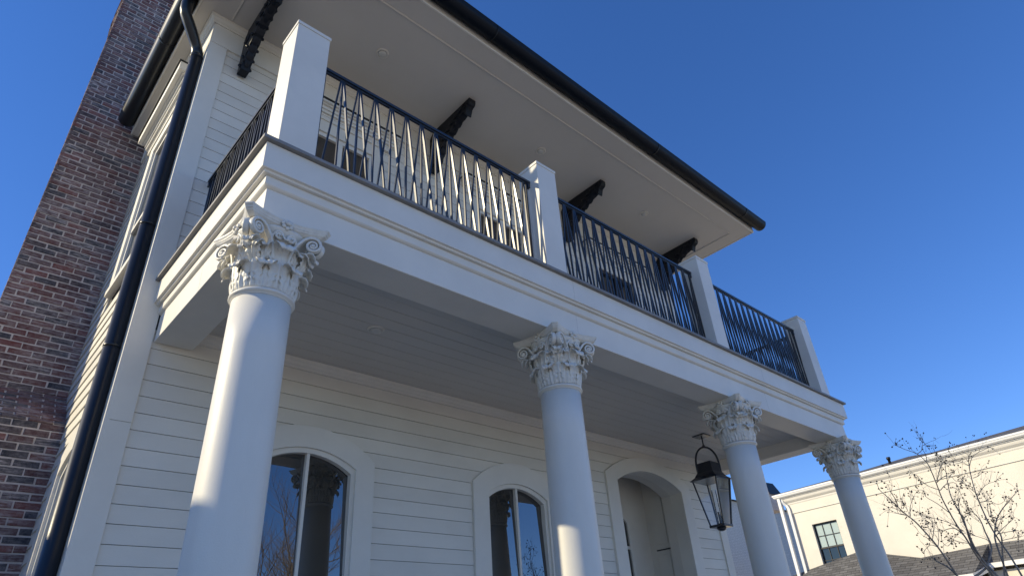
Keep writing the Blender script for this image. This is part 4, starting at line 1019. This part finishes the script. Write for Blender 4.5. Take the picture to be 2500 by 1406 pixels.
for si, pl in enumerate(STEMS):
    ln = sum((Vector(pl[i+1])-Vector(pl[i])).length for i in range(len(pl)-1))
    atframe = pl[0][2] < -2.1
    sp = smooth_path(pl)
    r0 = (.010 if atframe else .0036+.002*min(ln, 1)); 
    if atframe:
        s0_ = Vector(pl[0]); bb = base + Vector((tr.uniform(-.12,.12), tr.uniform(-.12,.12), -.05)); d0 = (sp[0]-sp[2]).normalized()
        low = smooth_path([bb, bb.lerp(s0_, .5)+Vector((tr.uniform(-.06,.06), tr.uniform(-.06,.06), 0)), s0_+d0*.35, s0_], 4)
        m_ = len(low); sp = low[:-1]+sp; rad = [.020-.010*i/m_ for i in range(m_-1)] + [.010*(1-.78*i/len(sp[m_-1:])) for i in range(len(sp[m_-1:]))]
    else: rad = [r0*(1-.7*i/len(sp)) for i in range(len(sp))]
    trunk.tube(sp, rad, n=7, cap=False)
    k0 = 0 if not atframe else m_+4
    for i in range(k0, len(sp)-1):
        if tr.random() < (.24 if atframe else .34):
            d = (sp[min(i+1, len(sp)-1)]-sp[i-1 if i else 0]).normalized()
            twig(sp[i], d+Vector((tr.uniform(-1,1), tr.uniform(-1,1), tr.uniform(-.3,.8)))*.8, tr.uniform(.10, .26), .0023, 1)
    # seed clusters at the ends
    for k in range(tr.randint(4, 10)): 
        e_ = sp[-1]+Vector((tr.gauss(0,.045), tr.gauss(0,.045), tr.gauss(0,.045))); twigs.tube([sp[-1], (sp[-1]+e_)/2+Vector((0,0,.008)), e_], .0015, n=3, cap=False); pod(e_, .0085)
trunk.build('trunk', M['bark'], t); twigs.build('twig', M['bark'], t, kind='stuff'); pods.build('seed_pod', M['pod'], t, kind='stuff')

# =================================================================== BARE TREES ACROSS THE DRIVE (seen in the window reflections)
def bare_tree(x, y, h, seed, label):
    q = random.Random(seed); t_ = empty('bare_tree', (x, y, GZ), label, 'tree', 'bare trees across the drive')
    tb, cb = B(), B()
    def grow(p, d, ln, r, dep, tgt):
        n = 6; pts = [p.copy()]; dd = d.normalized()
        for i in range(n):
            dd = (dd+Vector((q.uniform(-.22,.22), q.uniform(-.22,.22), q.uniform(-.06,.16)))).normalized(); pts.append(pts[-1]+dd*ln/n)
        tgt.tube(pts, [r*(1-.6*i/n) for i in range(n+1)], n=6 if r > .03 else 3, cap=False)
        if dep > 0:
            for i in range(2, n+1):
                for _ in range(2 if i > 3 else 1):
                    if q.random() < .80: grow(pts[i], dd+Vector((q.uniform(-1,1), q.uniform(-1,1), q.uniform(-.25,.7))), ln*q.uniform(.5,.68), r*.45*(1-.05*i), dep-1, cb)
    grow(Vector((0,0,0)), Vector((.05,0,1)), h*.52, h*.028, 4, tb)
    tb.build('trunk', M['bark'], t_); cb.build('crown', M['bark'], t_, kind='stuff')
bare_tree(6.4, -9.5, 7.0, 3, 'bare tree across the drive, nearest to the left')
bare_tree(11.5, -15, 8.5, 8, 'bare tree across the drive, the tallest')
bare_tree(18.5, -16, 8.5, 21, 'bare tree across the drive, furthest to the right')
